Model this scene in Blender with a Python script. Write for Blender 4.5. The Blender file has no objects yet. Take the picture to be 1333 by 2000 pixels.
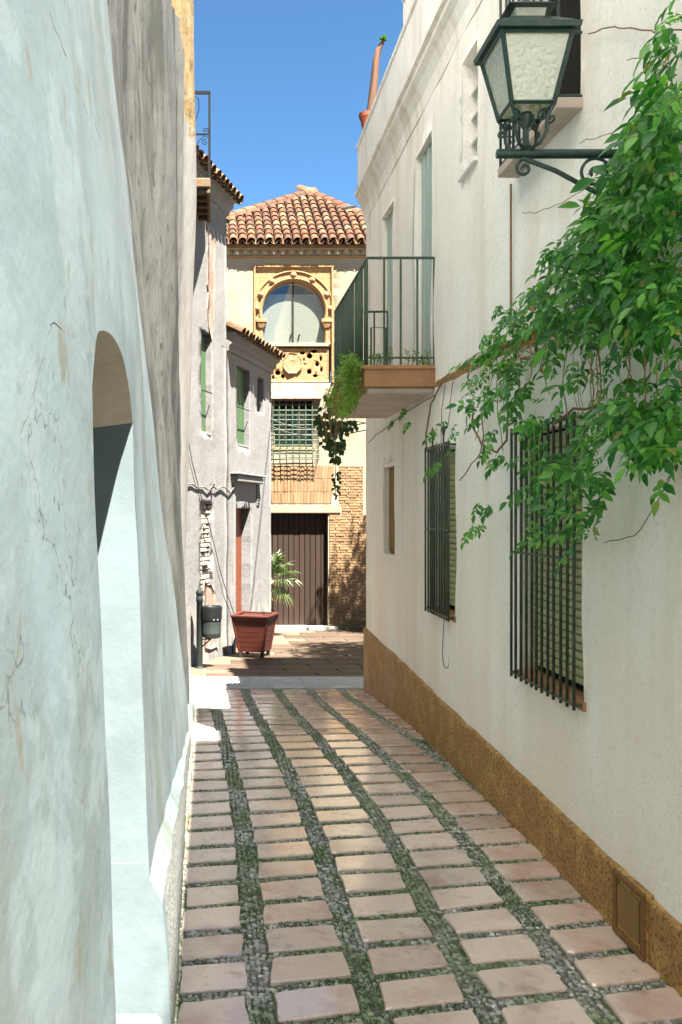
import bpy, math, random
import numpy as np
from mathutils import Vector, Matrix, noise as mnoise
from mathutils.geometry import delaunay_2d_cdt

random.seed(7)
rng = np.random.default_rng(7)
sc = bpy.context.scene
col = sc.collection
R = math.radians

# ------------------------------------------------------------------ camera
EYE = 1.74
F = 1800.0            # focal length in pixels of the 1333 x 2000 photograph
VU, VV = 418.0, 1000.0
cam_d = bpy.data.cameras.new('camera')
cam_d.sensor_fit = 'VERTICAL'
cam_d.sensor_height = 36.0
cam_d.lens = 36.0 * F / 2000.0
cam_d.shift_x = (666.5 - VU) / 2000.0
cam_d.shift_y = 0.0
cam_d.clip_start = 0.05
cam_d.clip_end = 2000
cam = bpy.data.objects.new('camera', cam_d)
cam.location = (0, 0, EYE)
cam.rotation_euler = (R(90), 0, 0)
col.objects.link(cam)
sc.camera = cam

# ------------------------------------------------------------------ world, sun, exposure
SUN_AZ, SUN_EL = R(26), R(64)          # azimuth to the right of straight behind the camera
sunv = Vector((math.sin(SUN_AZ) * math.cos(SUN_EL), -math.cos(SUN_AZ) * math.cos(SUN_EL), math.sin(SUN_EL)))
world = bpy.data.worlds.new('World')
sc.world = world
world.use_nodes = True
wn = world.node_tree
wn.nodes.clear()
sky = wn.nodes.new('ShaderNodeTexSky')
sky.sky_type = 'NISHITA'
sky.sun_disc = False
sky.sun_elevation = SUN_EL
sky.sun_rotation = math.atan2(sunv.x, sunv.y)
sky.altitude = 1500
sky.air_density = 0.36
sky.dust_density = 0.0
sky.ozone_density = 0.7
bg = wn.nodes.new('ShaderNodeBackground')
bg.inputs[1].default_value = 0.040
wo = wn.nodes.new('ShaderNodeOutputWorld')
tint = wn.nodes.new('ShaderNodeMix'); tint.data_type = 'RGBA'; tint.blend_type = 'MULTIPLY'
tint.inputs[0].default_value = 1.0; tint.inputs[7].default_value = (.68, 1.0, 1.0, 1)      # a slightly deeper southern blue
wn.links.new(sky.outputs[0], tint.inputs[6])
wn.links.new(tint.outputs[2], bg.inputs[0])
wn.links.new(bg.outputs[0], wo.inputs[0])
sun_d = bpy.data.lights.new('sun', 'SUN')
sun_d.energy = 4.3
sun_d.angle = R(0.53)
sun_d.color = (1.0, 0.93, 0.82)
sun = bpy.data.objects.new('sun', sun_d)
sun.rotation_euler = sunv.to_track_quat('Z', 'Y').to_euler()
sun.location = (6, -12, 20)
col.objects.link(sun)
sc.view_settings.view_transform = 'Standard'
sc.view_settings.look = 'None'
sc.view_settings.exposure = 3.75
sc.view_settings.gamma = 1.0
sc.view_settings.use_curve_mapping = False
sc.render.engine = 'CYCLES'
sc.cycles.max_bounces = 10
sc.cycles.diffuse_bounces = 6
sc.cycles.transparent_max_bounces = 12
sc.cycles.use_denoising = True
sc.cycles.caustics_reflective = False
sc.cycles.caustics_refractive = False

# ------------------------------------------------------------------ helpers
def PX(u, y): return (u - VU) / F * y
def PZ(v, y): return EYE - (v - VV) / F * y
def WY(u, x=1.7): return x * F / (u - VU)          # distance along the right-hand wall

def smooth(a, b, x):
    t = min(1.0, max(0.0, (x - a) / (b - a)))
    return t * t * (3 - 2 * t)

GK = [(-30, 0.02), (3.6, 0.0), (5.5, -0.015), (7.5, -0.06), (9.0, -0.15), (10.3, -0.25), (11.6, -0.34), (13.2, -0.46), (20, -0.76), (400, -0.9)]
def g(y):
    for (a, za), (b, zb) in zip(GK, GK[1:]):
        if y <= b:
            return za + (zb - za) * (y - a) / (b - a)
    return GK[-1][1]

def tag(o, label=None, cat=None, group=None, kind=None):
    if label: o['label'] = label
    if cat: o['category'] = cat
    if group: o['group'] = group
    if kind: o['kind'] = kind
    return o

def thing(name, loc, label, cat, group=None):
    o = bpy.data.objects.new(name, None)
    o.empty_display_size = 0.1
    o.location = loc
    col.objects.link(o)
    return tag(o, label, cat, group)

def attach(o, parent):
    if parent is None: return
    o.parent = parent
    if parent.type == 'EMPTY':
        o.matrix_parent_inverse = Matrix.Translation(-Vector(parent.location))

def mesh_obj(name, me, mat, parent=None, matrix=None):
    o = bpy.data.objects.new(name, me)
    col.objects.link(o)
    if mat is not None and not me.materials:
        me.materials.append(mat)
    attach(o, parent)
    if matrix is not None:
        o.matrix_basis = matrix
    return o

def pydata(verts, faces, smooth_=False):
    me = bpy.data.meshes.new('m')
    me.from_pydata([tuple(v) for v in verts], [], faces)
    me.update()
    if smooth_:
        me.polygons.foreach_set('use_smooth', [True] * len(me.polygons))
    return me

class MB:
    def __init__(s): s.v = []; s.f = []; s.sm = []
    def add(s, vs, fs, sm=False):
        n = len(s.v)
        s.v += [tuple(v) for v in vs]
        s.f += [tuple(i + n for i in f) for f in fs]
        s.sm += [sm] * len(fs)
        return s
    def box(s, a, b, M=None, bevel=0.0):
        x0, y0, z0 = (min(a[i], b[i]) for i in range(3)); x1, y1, z1 = (max(a[i], b[i]) for i in range(3))
        if bevel > 0:
            d = min(bevel, (x1-x0)*.45, (y1-y0)*.45, (z1-z0)*.45)
            vs = []; idx = {}
            for ix in (0, 1):
                for iy in (0, 1):
                    for iz in (0, 1):
                        for ax in range(3):
                            p = [(x0, x1)[ix], (y0, y1)[iy], (z0, z1)[iz]]
                            for k in range(3):
                                if k != ax: p[k] += d * (1 if (ix, iy, iz)[k] == 0 else -1)
                            idx[(ix, iy, iz, ax)] = len(vs); vs.append(p)
            fs = []
            for ax in range(3):
                o1, o2 = (ax + 1) % 3, (ax + 2) % 3
                for sgn in (0, 1):
                    q = []
                    for (i, j) in ((0, 0), (1, 0), (1, 1), (0, 1)):
                        k = [0, 0, 0]; k[ax] = sgn; k[o1] = i; k[o2] = j
                        q.append(idx[(*k, ax)])
                    fs.append(q if sgn else q[::-1])
                for i in (0, 1):
                    for j in (0, 1):
                        k0 = [0, 0, 0]; k1 = [0, 0, 0]
                        k0[o1] = k1[o1] = i; k0[o2] = k1[o2] = j; k0[ax] = 0; k1[ax] = 1
                        q = [idx[(*k0, o1)], idx[(*k1, o1)], idx[(*k1, o2)], idx[(*k0, o2)]]
                        fs.append(q if (i == j) else q[::-1])
            for ix in (0, 1):
                for iy in (0, 1):
                    for iz in (0, 1):
                        t = [idx[(ix, iy, iz, a_)] for a_ in range(3)]
                        fs.append(t if (ix + iy + iz) % 2 else t[::-1])
        else:
            vs = [(x0,y0,z0),(x1,y0,z0),(x1,y1,z0),(x0,y1,z0),(x0,y0,z1),(x1,y0,z1),(x1,y1,z1),(x0,y1,z1)]
            fs = [(0,3,2,1),(4,5,6,7),(0,1,5,4),(1,2,6,5),(2,3,7,6),(3,0,4,7)]
        if M is not None: vs = [M @ Vector(v) for v in vs]
        return s.add(vs, fs)
    def tube(s, pts, r, n=8, cap=True):
        pts = [Vector(p) for p in pts]
        rs = r if isinstance(r, (list, tuple)) else [r] * len(pts)
        vs = []; fs = []
        prev = None
        for i, p in enumerate(pts):
            t = (pts[min(i + 1, len(pts) - 1)] - pts[max(i - 1, 0)]).normalized()
            if prev is None:
                up = Vector((0, 0, 1)) if abs(t.z) < 0.9 else Vector((1, 0, 0))
                a = t.cross(up).normalized()
            else:
                a = (prev - t * prev.dot(t)).normalized()
            prev = a
            b = t.cross(a)
            for k in range(n):
                an = 2 * math.pi * k / n
                vs.append(p + (a * math.cos(an) + b * math.sin(an)) * rs[i])
        for i in range(len(pts) - 1):
            for k in range(n):
                k2 = (k + 1) % n
                fs.append((i*n+k, i*n+k2, (i+1)*n+k2, (i+1)*n+k))
        if cap:
            fs.append(tuple(range(n))[::-1]); fs.append(tuple((len(pts)-1)*n + k for k in range(n)))
        return s.add(vs, fs, True)
    def lathe(s, c, prof, n=20, M=None, squash=(1, 1)):
        vs = []; fs = []
        for (r, z) in prof:
            for k in range(n):
                an = 2 * math.pi * k / n
                vs.append(Vector((c[0] + r*math.cos(an)*squash[0], c[1] + r*math.sin(an)*squash[1], c[2] + z)))
        m = len(prof)
        for i in range(m - 1):
            for k in range(n):
                k2 = (k + 1) % n
                fs.append((i*n+k, i*n+k2, (i+1)*n+k2, (i+1)*n+k))
        fs.append(tuple(range(n))[::-1]); fs.append(tuple((m-1)*n + k for k in range(n)))
        if M is not None: vs = [M @ v for v in vs]
        return s.add(vs, fs, True)
    def frustum(s, c, z0, w0, d0, z1, w1, d1, M=None):
        vs = []
        for z, w, d in ((z0, w0, d0), (z1, w1, d1)):
            vs += [Vector((c[0]-w, c[1]-d, z)), Vector((c[0]+w, c[1]-d, z)), Vector((c[0]+w, c[1]+d, z)), Vector((c[0]-w, c[1]+d, z))]
        if M is not None: vs = [M @ v for v in vs]
        return s.add(vs, [(0,3,2,1),(4,5,6,7),(0,1,5,4),(1,2,6,5),(2,3,7,6),(3,0,4,7)])
    def build(s, name, mat, parent=None, matrix=None):
        me = pydata(s.v, s.f)
        me.polygons.foreach_set('use_smooth', s.sm)
        if any(s.sm):
            try: me.set_sharp_from_angle(angle=R(40))
            except Exception: pass
        return mesh_obj(name, me, mat, parent, matrix)

def one_box(name, a, b, mat, parent, bevel=0.0, M=None):
    return MB().box(a, b, M, bevel).build(name, mat, parent)

def bumpy(p, amp, scale):
    return amp * (mnoise.noise(Vector(p) * scale) + 0.5 * mnoise.noise(Vector(p) * scale * 2.3 + Vector((5, 3, 1))))

def in_poly(p, poly):
    x, y = p; r = False
    for (x0, y0), (x1, y1) in zip(poly, poly[1:] + poly[:1]):
        if (y0 > y) != (y1 > y) and x < (x1 - x0) * (y - y0) / (y1 - y0) + x0: r = not r
    return r

def panel(name, mat, parent, mapf, outer, holes=(), thick=0.3, grid=0.0, amp=0.0, nscale=1.2, edge=0.0, hole_depth=None):
    """a wall: outline and openings in (a, b), mapped by mapf(a, b, t); t = 0 is the face, negative goes into the wall"""
    loops = [list(outer)] + [list(h) for h in holes]
    if grid > 0 or edge > 0:
        dl = []
        st = edge if edge > 0 else grid
        for lp in loops:
            q = []
            for (p0, p1) in zip(lp, lp[1:] + lp[:1]):
                d = math.dist(p0, p1); n = max(1, int(d / st))
                for k in range(n):
                    t = k / n
                    q.append((p0[0] + (p1[0]-p0[0])*t, p0[1] + (p1[1]-p0[1])*t))
            dl.append(q)
        loops = dl
    vs = []; es = []
    rings = []
    for lp in loops:
        n0 = len(vs)
        vs += [Vector(p) for p in lp]
        m = len(lp)
        es += [(n0 + k, n0 + (k + 1) % m) for k in range(m)]
        rings.append((n0, m))
    if grid > 0:
        a0 = min(p[0] for p in outer); a1 = max(p[0] for p in outer); b0 = min(p[1] for p in outer); b1 = max(p[1] for p in outer)
        na = int((a1 - a0) / grid); nb = int((b1 - b0) / grid)
        for i in range(1, na):
            for j in range(1, nb):
                vs.append(Vector((a0 + (a1-a0)*i/na + random.uniform(-.2, .2)*grid, b0 + (b1-b0)*j/nb + random.uniform(-.2, .2)*grid)))
    ov, oe, of, ovo, oeo, ofo = delaunay_2d_cdt(vs, es, [], 1, 1e-5)
    src = {}
    for i, lst in enumerate(ovo):
        for k in lst: src[k] = i
    V = []
    for p in ov:
        a, b = p[0], p[1]
        w = Vector(mapf(a, b, 0))
        t = bumpy(w, amp, nscale) if amp else 0.0
        V.append(mapf(a, b, t))
    nfront = len(V)
    F_ = []
    for f in of:
        cen = (sum(ov[i][0] for i in f) / len(f), sum(ov[i][1] for i in f) / len(f))
        if not any(in_poly(cen, h) for h in loops[1:]): F_.append(tuple(f))
    # orient the front
    n_ = Vector((0, 0, 0))
    out = (Vector(mapf(0, 0, 1)) - Vector(mapf(0, 0, 0)))
    for f in F_[:50]:
        a_, b_, c_ = (Vector(V[i]) for i in f[:3])
        n_ += (b_ - a_).cross(c_ - a_)
    flip = n_.dot(out) < 0
    if flip: F_ = [f[::-1] for f in F_]
    sm = [amp > 0] * len(F_)
    for (n0, m) in rings:
        idx = [src[n0 + k] for k in range(m)]
        base = len(V)
        for k in range(m):
            a, b = ov[idx[k]][0], ov[idx[k]][1]
            V.append(mapf(a, b, -thick))
        for k in range(m):
            k2 = (k + 1) % m
            F_.append((idx[k], idx[k2], base + k2, base + k)); sm.append(False)
    me = pydata(V, F_)
    me.polygons.foreach_set('use_smooth', sm)
    return mesh_obj(name, me, mat, parent)

def rect(a0, b0, a1, b1): return [(a0, b0), (a1, b0), (a1, b1), (a0, b1)]

def wob(pts, amp):
    """an uneven hand-made outline"""
    q = []
    for (p0, p1) in zip(pts, pts[1:] + pts[:1]):
        d = math.dist(p0, p1); n = max(2, int(d / 0.12))
        for k in range(n):
            t = k / n
            x = p0[0] + (p1[0]-p0[0])*t; y = p0[1] + (p1[1]-p0[1])*t
            q.append((x + amp*mnoise.noise(Vector((x*5, y*5, 1.3))), y + amp*mnoise.noise(Vector((x*5, y*5, 7.7)))))
    return q

# ------------------------------------------------------------------ materials
def node_mat(name):
    m = bpy.data.materials.new(name)
    m.use_nodes = True
    nt = m.node_tree
    b = nt.nodes['Principled BSDF']
    return m, nt, b

def M_(name, base, layers=(), rough=0.85, bump=(), spec=0.3, metal=0.0, rand=0.0, island=False, rough_var=0.0, coord='pos'):
    """base colour, layers of (colour, (sx, sy, sz), lo, hi, strength[, zlo, zhi]) and bumps of (scale or (sx,sy,sz), strength, distance)"""
    m, nt, b = node_mat(name)
    N, L = nt.nodes, nt.links
    geo = N.new('ShaderNodeNewGeometry')
    pos = geo.outputs['Position']
    if coord == 'obj':
        tc = N.new('ShaderNodeTexCoord'); pos = tc.outputs['Object']
    def noise_(scale, detail=5, off=(0, 0, 0), rgh=0.6):
        mp = N.new('ShaderNodeMapping')
        s = scale if isinstance(scale, (tuple, list)) else (scale,) * 3
        mp.inputs['Scale'].default_value = s
        mp.inputs['Location'].default_value = off
        L.new(pos, mp.inputs['Vector'])
        n = N.new('ShaderNodeTexNoise')
        n.inputs['Scale'].default_value = 1.0
        n.inputs['Detail'].default_value = detail
        n.inputs['Roughness'].default_value = rgh
        L.new(mp.outputs[0], n.inputs['Vector'])
        return n.outputs['Fac']
    rgb = N.new('ShaderNodeRGB'); rgb.outputs[0].default_value = (*base, 1)
    c = rgb.outputs[0]
    for i, ly in enumerate(layers):
        colr, s, lo, hi, st = ly[:5]
        f = noise_(s, off=(3.1*i, 1.7*i, 2.3*i))
        mr = N.new('ShaderNodeMapRange')
        mr.inputs['From Min'].default_value = lo; mr.inputs['From Max'].default_value = hi
        mr.inputs['To Min'].default_value = 0; mr.inputs['To Max'].default_value = st
        L.new(f, mr.inputs['Value'])
        fac = mr.outputs[0]
        if len(ly) == 6:                       # a ridge: thin line where the noise crosses its middle
            sb = N.new('ShaderNodeMath'); sb.operation = 'SUBTRACT'; sb.inputs[1].default_value = .5; L.new(f, sb.inputs[0])
            ab = N.new('ShaderNodeMath'); ab.operation = 'ABSOLUTE'; L.new(sb.outputs[0], ab.inputs[0])
            mr.inputs['From Min'].default_value = lo; mr.inputs['From Max'].default_value = hi
            mr.inputs['To Min'].default_value = st; mr.inputs['To Max'].default_value = 0
            L.new(ab.outputs[0], mr.inputs['Value'])
            g2 = noise_(1.1, off=(9.0 + i, 4.0, 2.0))
            gm = N.new('ShaderNodeMapRange'); gm.inputs['From Min'].default_value = .50; gm.inputs['From Max'].default_value = .58; L.new(g2, gm.inputs['Value'])
            mu = N.new('ShaderNodeMath'); mu.operation = 'MULTIPLY'; L.new(mr.outputs[0], mu.inputs[0]); L.new(gm.outputs[0], mu.inputs[1]); fac = mu.outputs[0]
        if len(ly) > 6:
            sep = N.new('ShaderNodeSeparateXYZ'); L.new(pos, sep.inputs[0])
            mz = N.new('ShaderNodeMapRange')
            mz.interpolation_type = 'SMOOTHSTEP'
            mz.inputs['From Min'].default_value = ly[5]; mz.inputs['From Max'].default_value = ly[6]
            L.new(sep.outputs[ly[7] if len(ly) > 7 else 2], mz.inputs['Value'])
            mu = N.new('ShaderNodeMath'); mu.operation = 'MULTIPLY'
            L.new(fac, mu.inputs[0]); L.new(mz.outputs[0], mu.inputs[1]); fac = mu.outputs[0]
        mx = N.new('ShaderNodeMix'); mx.data_type = 'RGBA'
        L.new(fac, mx.inputs[0]); L.new(c, mx.inputs[6]); mx.inputs[7].default_value = (*colr, 1)
        c = mx.outputs[2]
    if rand > 0:
        if island:
            rnd = geo.outputs['Random Per Island']
        else:
            rnd = N.new('ShaderNodeObjectInfo').outputs['Random']
        mr = N.new('ShaderNodeMapRange'); mr.inputs['To Min'].default_value = 1 - rand; mr.inputs['To Max'].default_value = 1 + rand
        L.new(rnd, mr.inputs['Value'])
        hs = N.new('ShaderNodeHueSaturation')
        L.new(mr.outputs[0], hs.inputs['Value'])
        L.new(c, hs.inputs['Color']); c = hs.outputs[0]
    L.new(c, b.inputs['Base Color'])
    b.inputs['Roughness'].default_value = rough
    if rough_var > 0:
        f = noise_(9.0)
        mr = N.new('ShaderNodeMapRange'); mr.inputs['From Min'].default_value = .3; mr.inputs['From Max'].default_value = .7
        mr.inputs['To Min'].default_value = max(0, rough - rough_var); mr.inputs['To Max'].default_value = min(1, rough + rough_var)
        L.new(f, mr.inputs['Value']); L.new(mr.outputs[0], b.inputs['Roughness'])
    b.inputs['Specular IOR Level'].default_value = spec
    b.inputs['Metallic'].default_value = metal
    prev = None
    for i, (s, st, dist) in enumerate(bump):
        f = noise_(s, detail=6, off=(1.1*i, .7, .3*i))
        bp = N.new('ShaderNodeBump')
        bp.inputs['Strength'].default_value = st; bp.inputs['Distance'].default_value = dist
        L.new(f, bp.inputs['Height'])
        if prev is not None: L.new(prev, bp.inputs['Normal'])
        prev = bp.outputs[0]
    if prev is not None: L.new(prev, b.inputs['Normal'])
    return m

MAT = {}
MAT['white_right'] = M_('white_roughcast', (.92, .895, .845),
    [((.87, .83, .75), 1.3, .45, .7, .6), ((.55, .47, .34), (5, 5, .7), .48, .68, .55, 4.2, 5.1), ((.50, .48, .43), (70, 70, 70), .585, .68, .6), ((.74, .71, .64), (22, 22, 22), .54, .70, .5),
     ((.74, .65, .53), (3.2, 3.2, .35), .50, .68, .5), ((.84, .73, .60), (1.5, 1.5, .5), .35, .6, .6, 2.6, .9)],
    rough=.95, bump=[(60, .5, .010), (24, .3, .012), (3, .2, .03)], spec=.12)
MAT['white_smooth'] = M_('white_limewash', (.85, .84, .82), [((.66, .64, .60), 2.0, .45, .7, .5), ((.58, .50, .42), (6, 6, .6), .56, .75, .5)],
    rough=.9, bump=[(30, .3, .008), (4, .3, .03)], spec=.15)
MAT['white_shade_blue'] = M_('shade_blue_limewash', (0.0900, 0.1181, 0.1314),  # whitewash darkened and blued, so the wall's shade sits in its colour
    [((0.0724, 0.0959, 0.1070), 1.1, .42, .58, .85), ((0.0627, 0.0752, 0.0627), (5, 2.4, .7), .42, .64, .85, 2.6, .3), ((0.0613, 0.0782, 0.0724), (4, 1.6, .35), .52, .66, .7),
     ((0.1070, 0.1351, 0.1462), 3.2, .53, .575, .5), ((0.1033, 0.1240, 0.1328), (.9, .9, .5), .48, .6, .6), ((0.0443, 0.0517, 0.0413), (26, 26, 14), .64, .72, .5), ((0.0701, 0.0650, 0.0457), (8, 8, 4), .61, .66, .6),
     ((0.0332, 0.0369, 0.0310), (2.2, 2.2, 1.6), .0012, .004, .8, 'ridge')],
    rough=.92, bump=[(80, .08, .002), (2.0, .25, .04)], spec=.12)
MAT['rough_left'] = M_('weathered_fold_shade_render', (0.0576, 0.0605, 0.0583),
    [((0.0221, 0.0236, 0.0214), (3.5, 5, .35), .45, .60, .9), ((0.0797, 0.0827, 0.0790), (4, 6, .8), .55, .72, .6), ((0.0207, 0.0221, 0.0192), (12, 16, 5), .60, .66, .85),  # dark vertical streaks paint the fold shadows into the render colour
     ((0.1476, 0.1439, 0.1365), (.8, .8, .4), .2, .3, .9, 11.2, 11.9, 1)],  # paler far end: white plaster with dappled light put into the colour
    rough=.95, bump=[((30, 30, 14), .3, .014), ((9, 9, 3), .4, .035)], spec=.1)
MAT['ochre_top'] = M_('ochre_stained_sunlit_render', (0.1324, 0.0941, 0.0453), [((0.1742, 0.1394, 0.0836), 5, .45, .65, .8), ((0.0558, 0.0383, 0.0175), (8, 8, 7), .52, .68, .8)], rough=.95, bump=[(26, .3, .015), (7, .4, .04)], spec=.1)  # ochre stain, with the sunlit look of the top put into the colour
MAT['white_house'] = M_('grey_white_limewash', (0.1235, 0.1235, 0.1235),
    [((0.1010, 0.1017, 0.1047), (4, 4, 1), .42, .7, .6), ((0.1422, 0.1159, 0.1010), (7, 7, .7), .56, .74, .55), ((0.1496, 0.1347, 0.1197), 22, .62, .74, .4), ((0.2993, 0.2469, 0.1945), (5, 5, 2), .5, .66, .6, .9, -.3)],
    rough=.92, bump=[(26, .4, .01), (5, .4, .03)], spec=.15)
MAT['stain_plaster'] = M_('stained_plaster', (0.1812, 0.1150, 0.0871), [((0.1952, 0.1812, 0.1673), (6, 6, 2), .45, .65, .8), ((0.1115, 0.0593, 0.0348), (12, 12, 4), .55, .7, .7)],
    rough=.95, bump=[(30, .6, .015)], spec=.1)
MAT['cream'] = M_('cream_plaster', (0.1608, 0.1389, 0.0965), [((0.1754, 0.1550, 0.1192), 1.2, .42, .6, .8), ((0.1608, 0.1133, 0.0585), (1.6, 1, 3.2), .60, .68, .6)],
    rough=.9, bump=[(18, .3, .01)], spec=.15)
MAT['ochre'] = M_('ochre_carved_stone', (.205, .118, .054), [((.225, .142, .075), 3.0, .45, .7, .7), ((.15, .08, .034), (9, 9, 9), .55, .72, .6)],
    rough=.9, bump=[(24, .7, .02), (60, .4, .008)], spec=.15)
MAT['boss'] = M_('pale_stone', (0.1700, 0.1318, 0.0723), [((0.1275, 0.0935, 0.0510), 9, .5, .7, .7)], rough=.95, bump=[(22, .9, .03)], spec=.1)
MAT['brick'] = M_('pale_brick', (0.1551, 0.0982, 0.0534), [((0.1227, 0.0722, 0.0382), 1.5, .45, .7, .7)], rough=.92, bump=[(40, .4, .008)], spec=.1, rand=.16, island=True)
MAT['old_brick'] = M_('whitewashed_brick', (0.2300, 0.2021, 0.1812), [((0.1464, 0.0976, 0.0697), 7, .52, .66, .8)], rough=.95, bump=[(40, .5, .01)], spec=.1, rand=.1, island=True)
MAT['mortar'] = M_('lime_mortar', (0.2755, 0.2296, 0.1640), [((0.2230, 0.1771, 0.1246), 8, .45, .7, .7)], rough=.95, bump=[(60, .4, .006)], spec=.1)
def tile_mat():
    m = M_('terracotta_tile', (.26, .10, .048), [((.07, .04, .026), 9, .5, .68, .75), ((.09, .07, .045), 7, .57, .7, .5)], rough=.9, bump=[(40, .5, .01)], spec=.15)
    nt = m.node_tree; N, L = nt.nodes, nt.links
    oi = N.new('ShaderNodeObjectInfo'); rp = N.new('ShaderNodeValToRGB')
    cs = [(0.0578, 0.0259, 0.0152), (0.0748, 0.0331, 0.0182), (0.0544, 0.0274, 0.0167), (0.085, 0.0468, 0.0258), (0.068, 0.0295, 0.016), (0.0442, 0.0252, 0.0175), (0.0816, 0.0418, 0.0228), (0.102, 0.0684, 0.0395)]
    rp.color_ramp.interpolation = 'CONSTANT'
    e = rp.color_ramp.elements
    for i, c in enumerate(cs):
        k = e[0] if i == 0 else (e[1] if i == 1 else e.new(i / len(cs)))
        k.position = i / len(cs); k.color = (*c, 1)
    L.new(oi.outputs['Random'], rp.inputs[0])
    src = [n for n in N if n.type == 'RGB'][0]
    for l in list(src.outputs[0].links):
        t = l.to_socket; L.new(rp.outputs[0], t)
    return m
MAT['tile'] = tile_mat()
MAT['tile_dark'] = M_('weathered_tile', (0.0886, 0.0554, 0.0332), [((0.1255, 0.0959, 0.0590), 6, .5, .66, .8), ((0.0369, 0.0280, 0.0192), 11, .5, .68, .8), ((0.1107, 0.0480, 0.0221), 5, .55, .7, .7)],
    rough=.95, bump=[(40, .6, .012)], spec=.1, rand=.3)
MAT['pot'] = M_('terracotta', (.15, .036, .018), [((.11, .028, .014), 12, .5, .7, .6)], rough=.75, bump=[(50, .2, .004)], spec=.25)
MAT['planter'] = M_('red_stained_wood', (0.0476, 0.0074, 0.0041), [((0.0272, 0.0047, 0.0034), (4, 4, 30), .42, .66, .7), ((0.0612, 0.0136, 0.0054), (3, 3, 22), .56, .72, .6)], rough=.6, bump=[((3, 3, 40), .3, .004)], spec=.3)
MAT['iron'] = M_('black_iron', (.004, .0045, .0045), [((.014, .008, .005), 18, .55, .72, .6)], rough=.7, bump=[(60, .3, .003)], spec=.1)
MAT['green_iron'] = M_('green_painted_iron', (.045, .085, .055), [((.10, .10, .07), 14, .5, .7, .6), ((.16, .09, .06), 25, .6, .72, .6)], rough=.5, bump=[(70, .3, .002)], spec=.4)
MAT['grille'] = M_('dark_green_iron', (.03, .05, .03), [((.11, .10, .07), (20, 20, 5), .5, .7, .6), ((.14, .06, .035), 24, .6, .72, .6)], rough=.5, bump=[(70, .3, .002)], spec=.4)
MAT['lamp_iron'] = M_('green_black_lamp_iron', (.022, .05, .045), [((.08, .10, .09), 22, .5, .72, .5)], rough=.42, bump=[(50, .25, .002)], spec=.5)
MAT['bin'] = M_('dark_green_bin_paint', (0.0093, 0.0136, 0.0119), [((0.0213, 0.0255, 0.0221), (8, 8, 3), .5, .7, .5)], rough=.6, spec=.2, bump=[(40, .1, .002)])
MAT['liner'] = M_('black_plastic', (.006, .007, .0075), rough=.5, spec=.2, bump=[(22, .6, .01)])
MAT['shutter_grey'] = M_('grey_green_paint', (.40, .49, .46), [((.30, .38, .35), (10, 10, 1.2), .45, .7, .6)], rough=.6, bump=[(40, .2, .003)], spec=.3)
MAT['shutter_green'] = M_('green_paint', (0.0298, 0.0638, 0.0255), [((0.0510, 0.0935, 0.0425), (10, 10, 2), .5, .7, .6)], rough=.6, spec=.3, bump=[(40, .2, .003)])
MAT['blind'] = M_('yellow_green_slats', (.40, .42, .22), [((.28, .32, .15), (6, 6, 3), .45, .7, .6)], rough=.6, spec=.3)
MAT['brown_shutter'] = M_('olive_brown_shutter', (.25, .15, .055), [((.16, .09, .035), (12, 12, 1.5), .45, .7, .6)], rough=.7, spec=.2, bump=[((20, 20, 2), .3, .004)])
MAT['green_frame'] = M_('dark_teal_paint', (.025, .13, .10), [((.05, .18, .14), 8, .5, .7, .5)], rough=.55, spec=.35)
MAT['wood_door'] = M_('brown_boards', (0.0216, 0.0120, 0.0072), [((0.0150, 0.0084, 0.0054), (12, 12, .8), .42, .66, .7), ((0.0360, 0.0228, 0.0144), (22, 22, 1.0), .58, .75, .6)], rough=.75, bump=[((30, 30, 1.5), .35, .005)], spec=.2, rand=.12)
MAT['wood_red'] = M_('orange_brown_door', (0.1050, 0.0255, 0.0083), [((0.0750, 0.0195, 0.0067), (12, 12, 1), .45, .7, .7)], rough=.6, spec=.3, bump=[((30, 30, 1.5), .3, .004)])
MAT['dark'] = M_('dark_room', (.02, .018, .015), rough=.9, spec=.1)
MAT['curtain'] = M_('white_curtain', (.62, .61, .57), [((.5, .49, .45), (14, 2, 1), .45, .7, .6)], rough=.9, spec=.1)
MAT['plinth'] = M_('brown_granite_render', (.37, .20, .06),
    [((.54, .36, .11), 7, .48, .62, .7), ((.13, .07, .03), 50, .49, .60, .85), ((.56, .43, .25), 75, .58, .68, .7), ((.46, .32, .24), (2, 1.2, 2), .45, .65, .75, 7.0, 10.0, 1)],
    rough=.7, bump=[(70, .7, .008), (20, .3, .01)], spec=.3)
MAT['base_left'] = M_('grey_gritty_base', (.15, .16, .155), [((.09, .095, .09), 40, .5, .65, .8), ((.20, .21, .20), 60, .55, .68, .7)], rough=.95, bump=[(60, .8, .012), (18, .6, .02)], spec=.1)
MAT['stone'] = M_('pink_paving_marble', (.76, .58, .49),
    [((.80, .65, .55), 2.2, .42, .66, .7), ((.62, .41, .34), 5, .5, .66, .75), ((.42, .33, .26), (9, 9, 9), .58, .70, .6), ((.38, .27, .21), 30, .60, .70, .4), ((.86, .80, .74), (4, 5, 3), .002, .006, .8, 'ridge')],
    rough=.18, bump=[(24, .08, .005), (5, .12, .02)], spec=.8, rand=.17, rough_var=.08)
MAT['stone'].node_tree.nodes['Principled BSDF'].inputs['Coat Weight'].default_value = .8
MAT['stone'].node_tree.nodes['Principled BSDF'].inputs['Coat Roughness'].default_value = .12
MAT['stone'].node_tree.nodes['Principled BSDF'].inputs['Coat IOR'].default_value = 1.7
MAT['joint'] = M_('mossy_mortar', (.18, .17, .14), [((.07, .12, .03), 5, .42, .6, .8), ((.22, .20, .18), 30, .55, .7, .6)], rough=.95, bump=[(60, .8, .01)], spec=.1)
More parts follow.
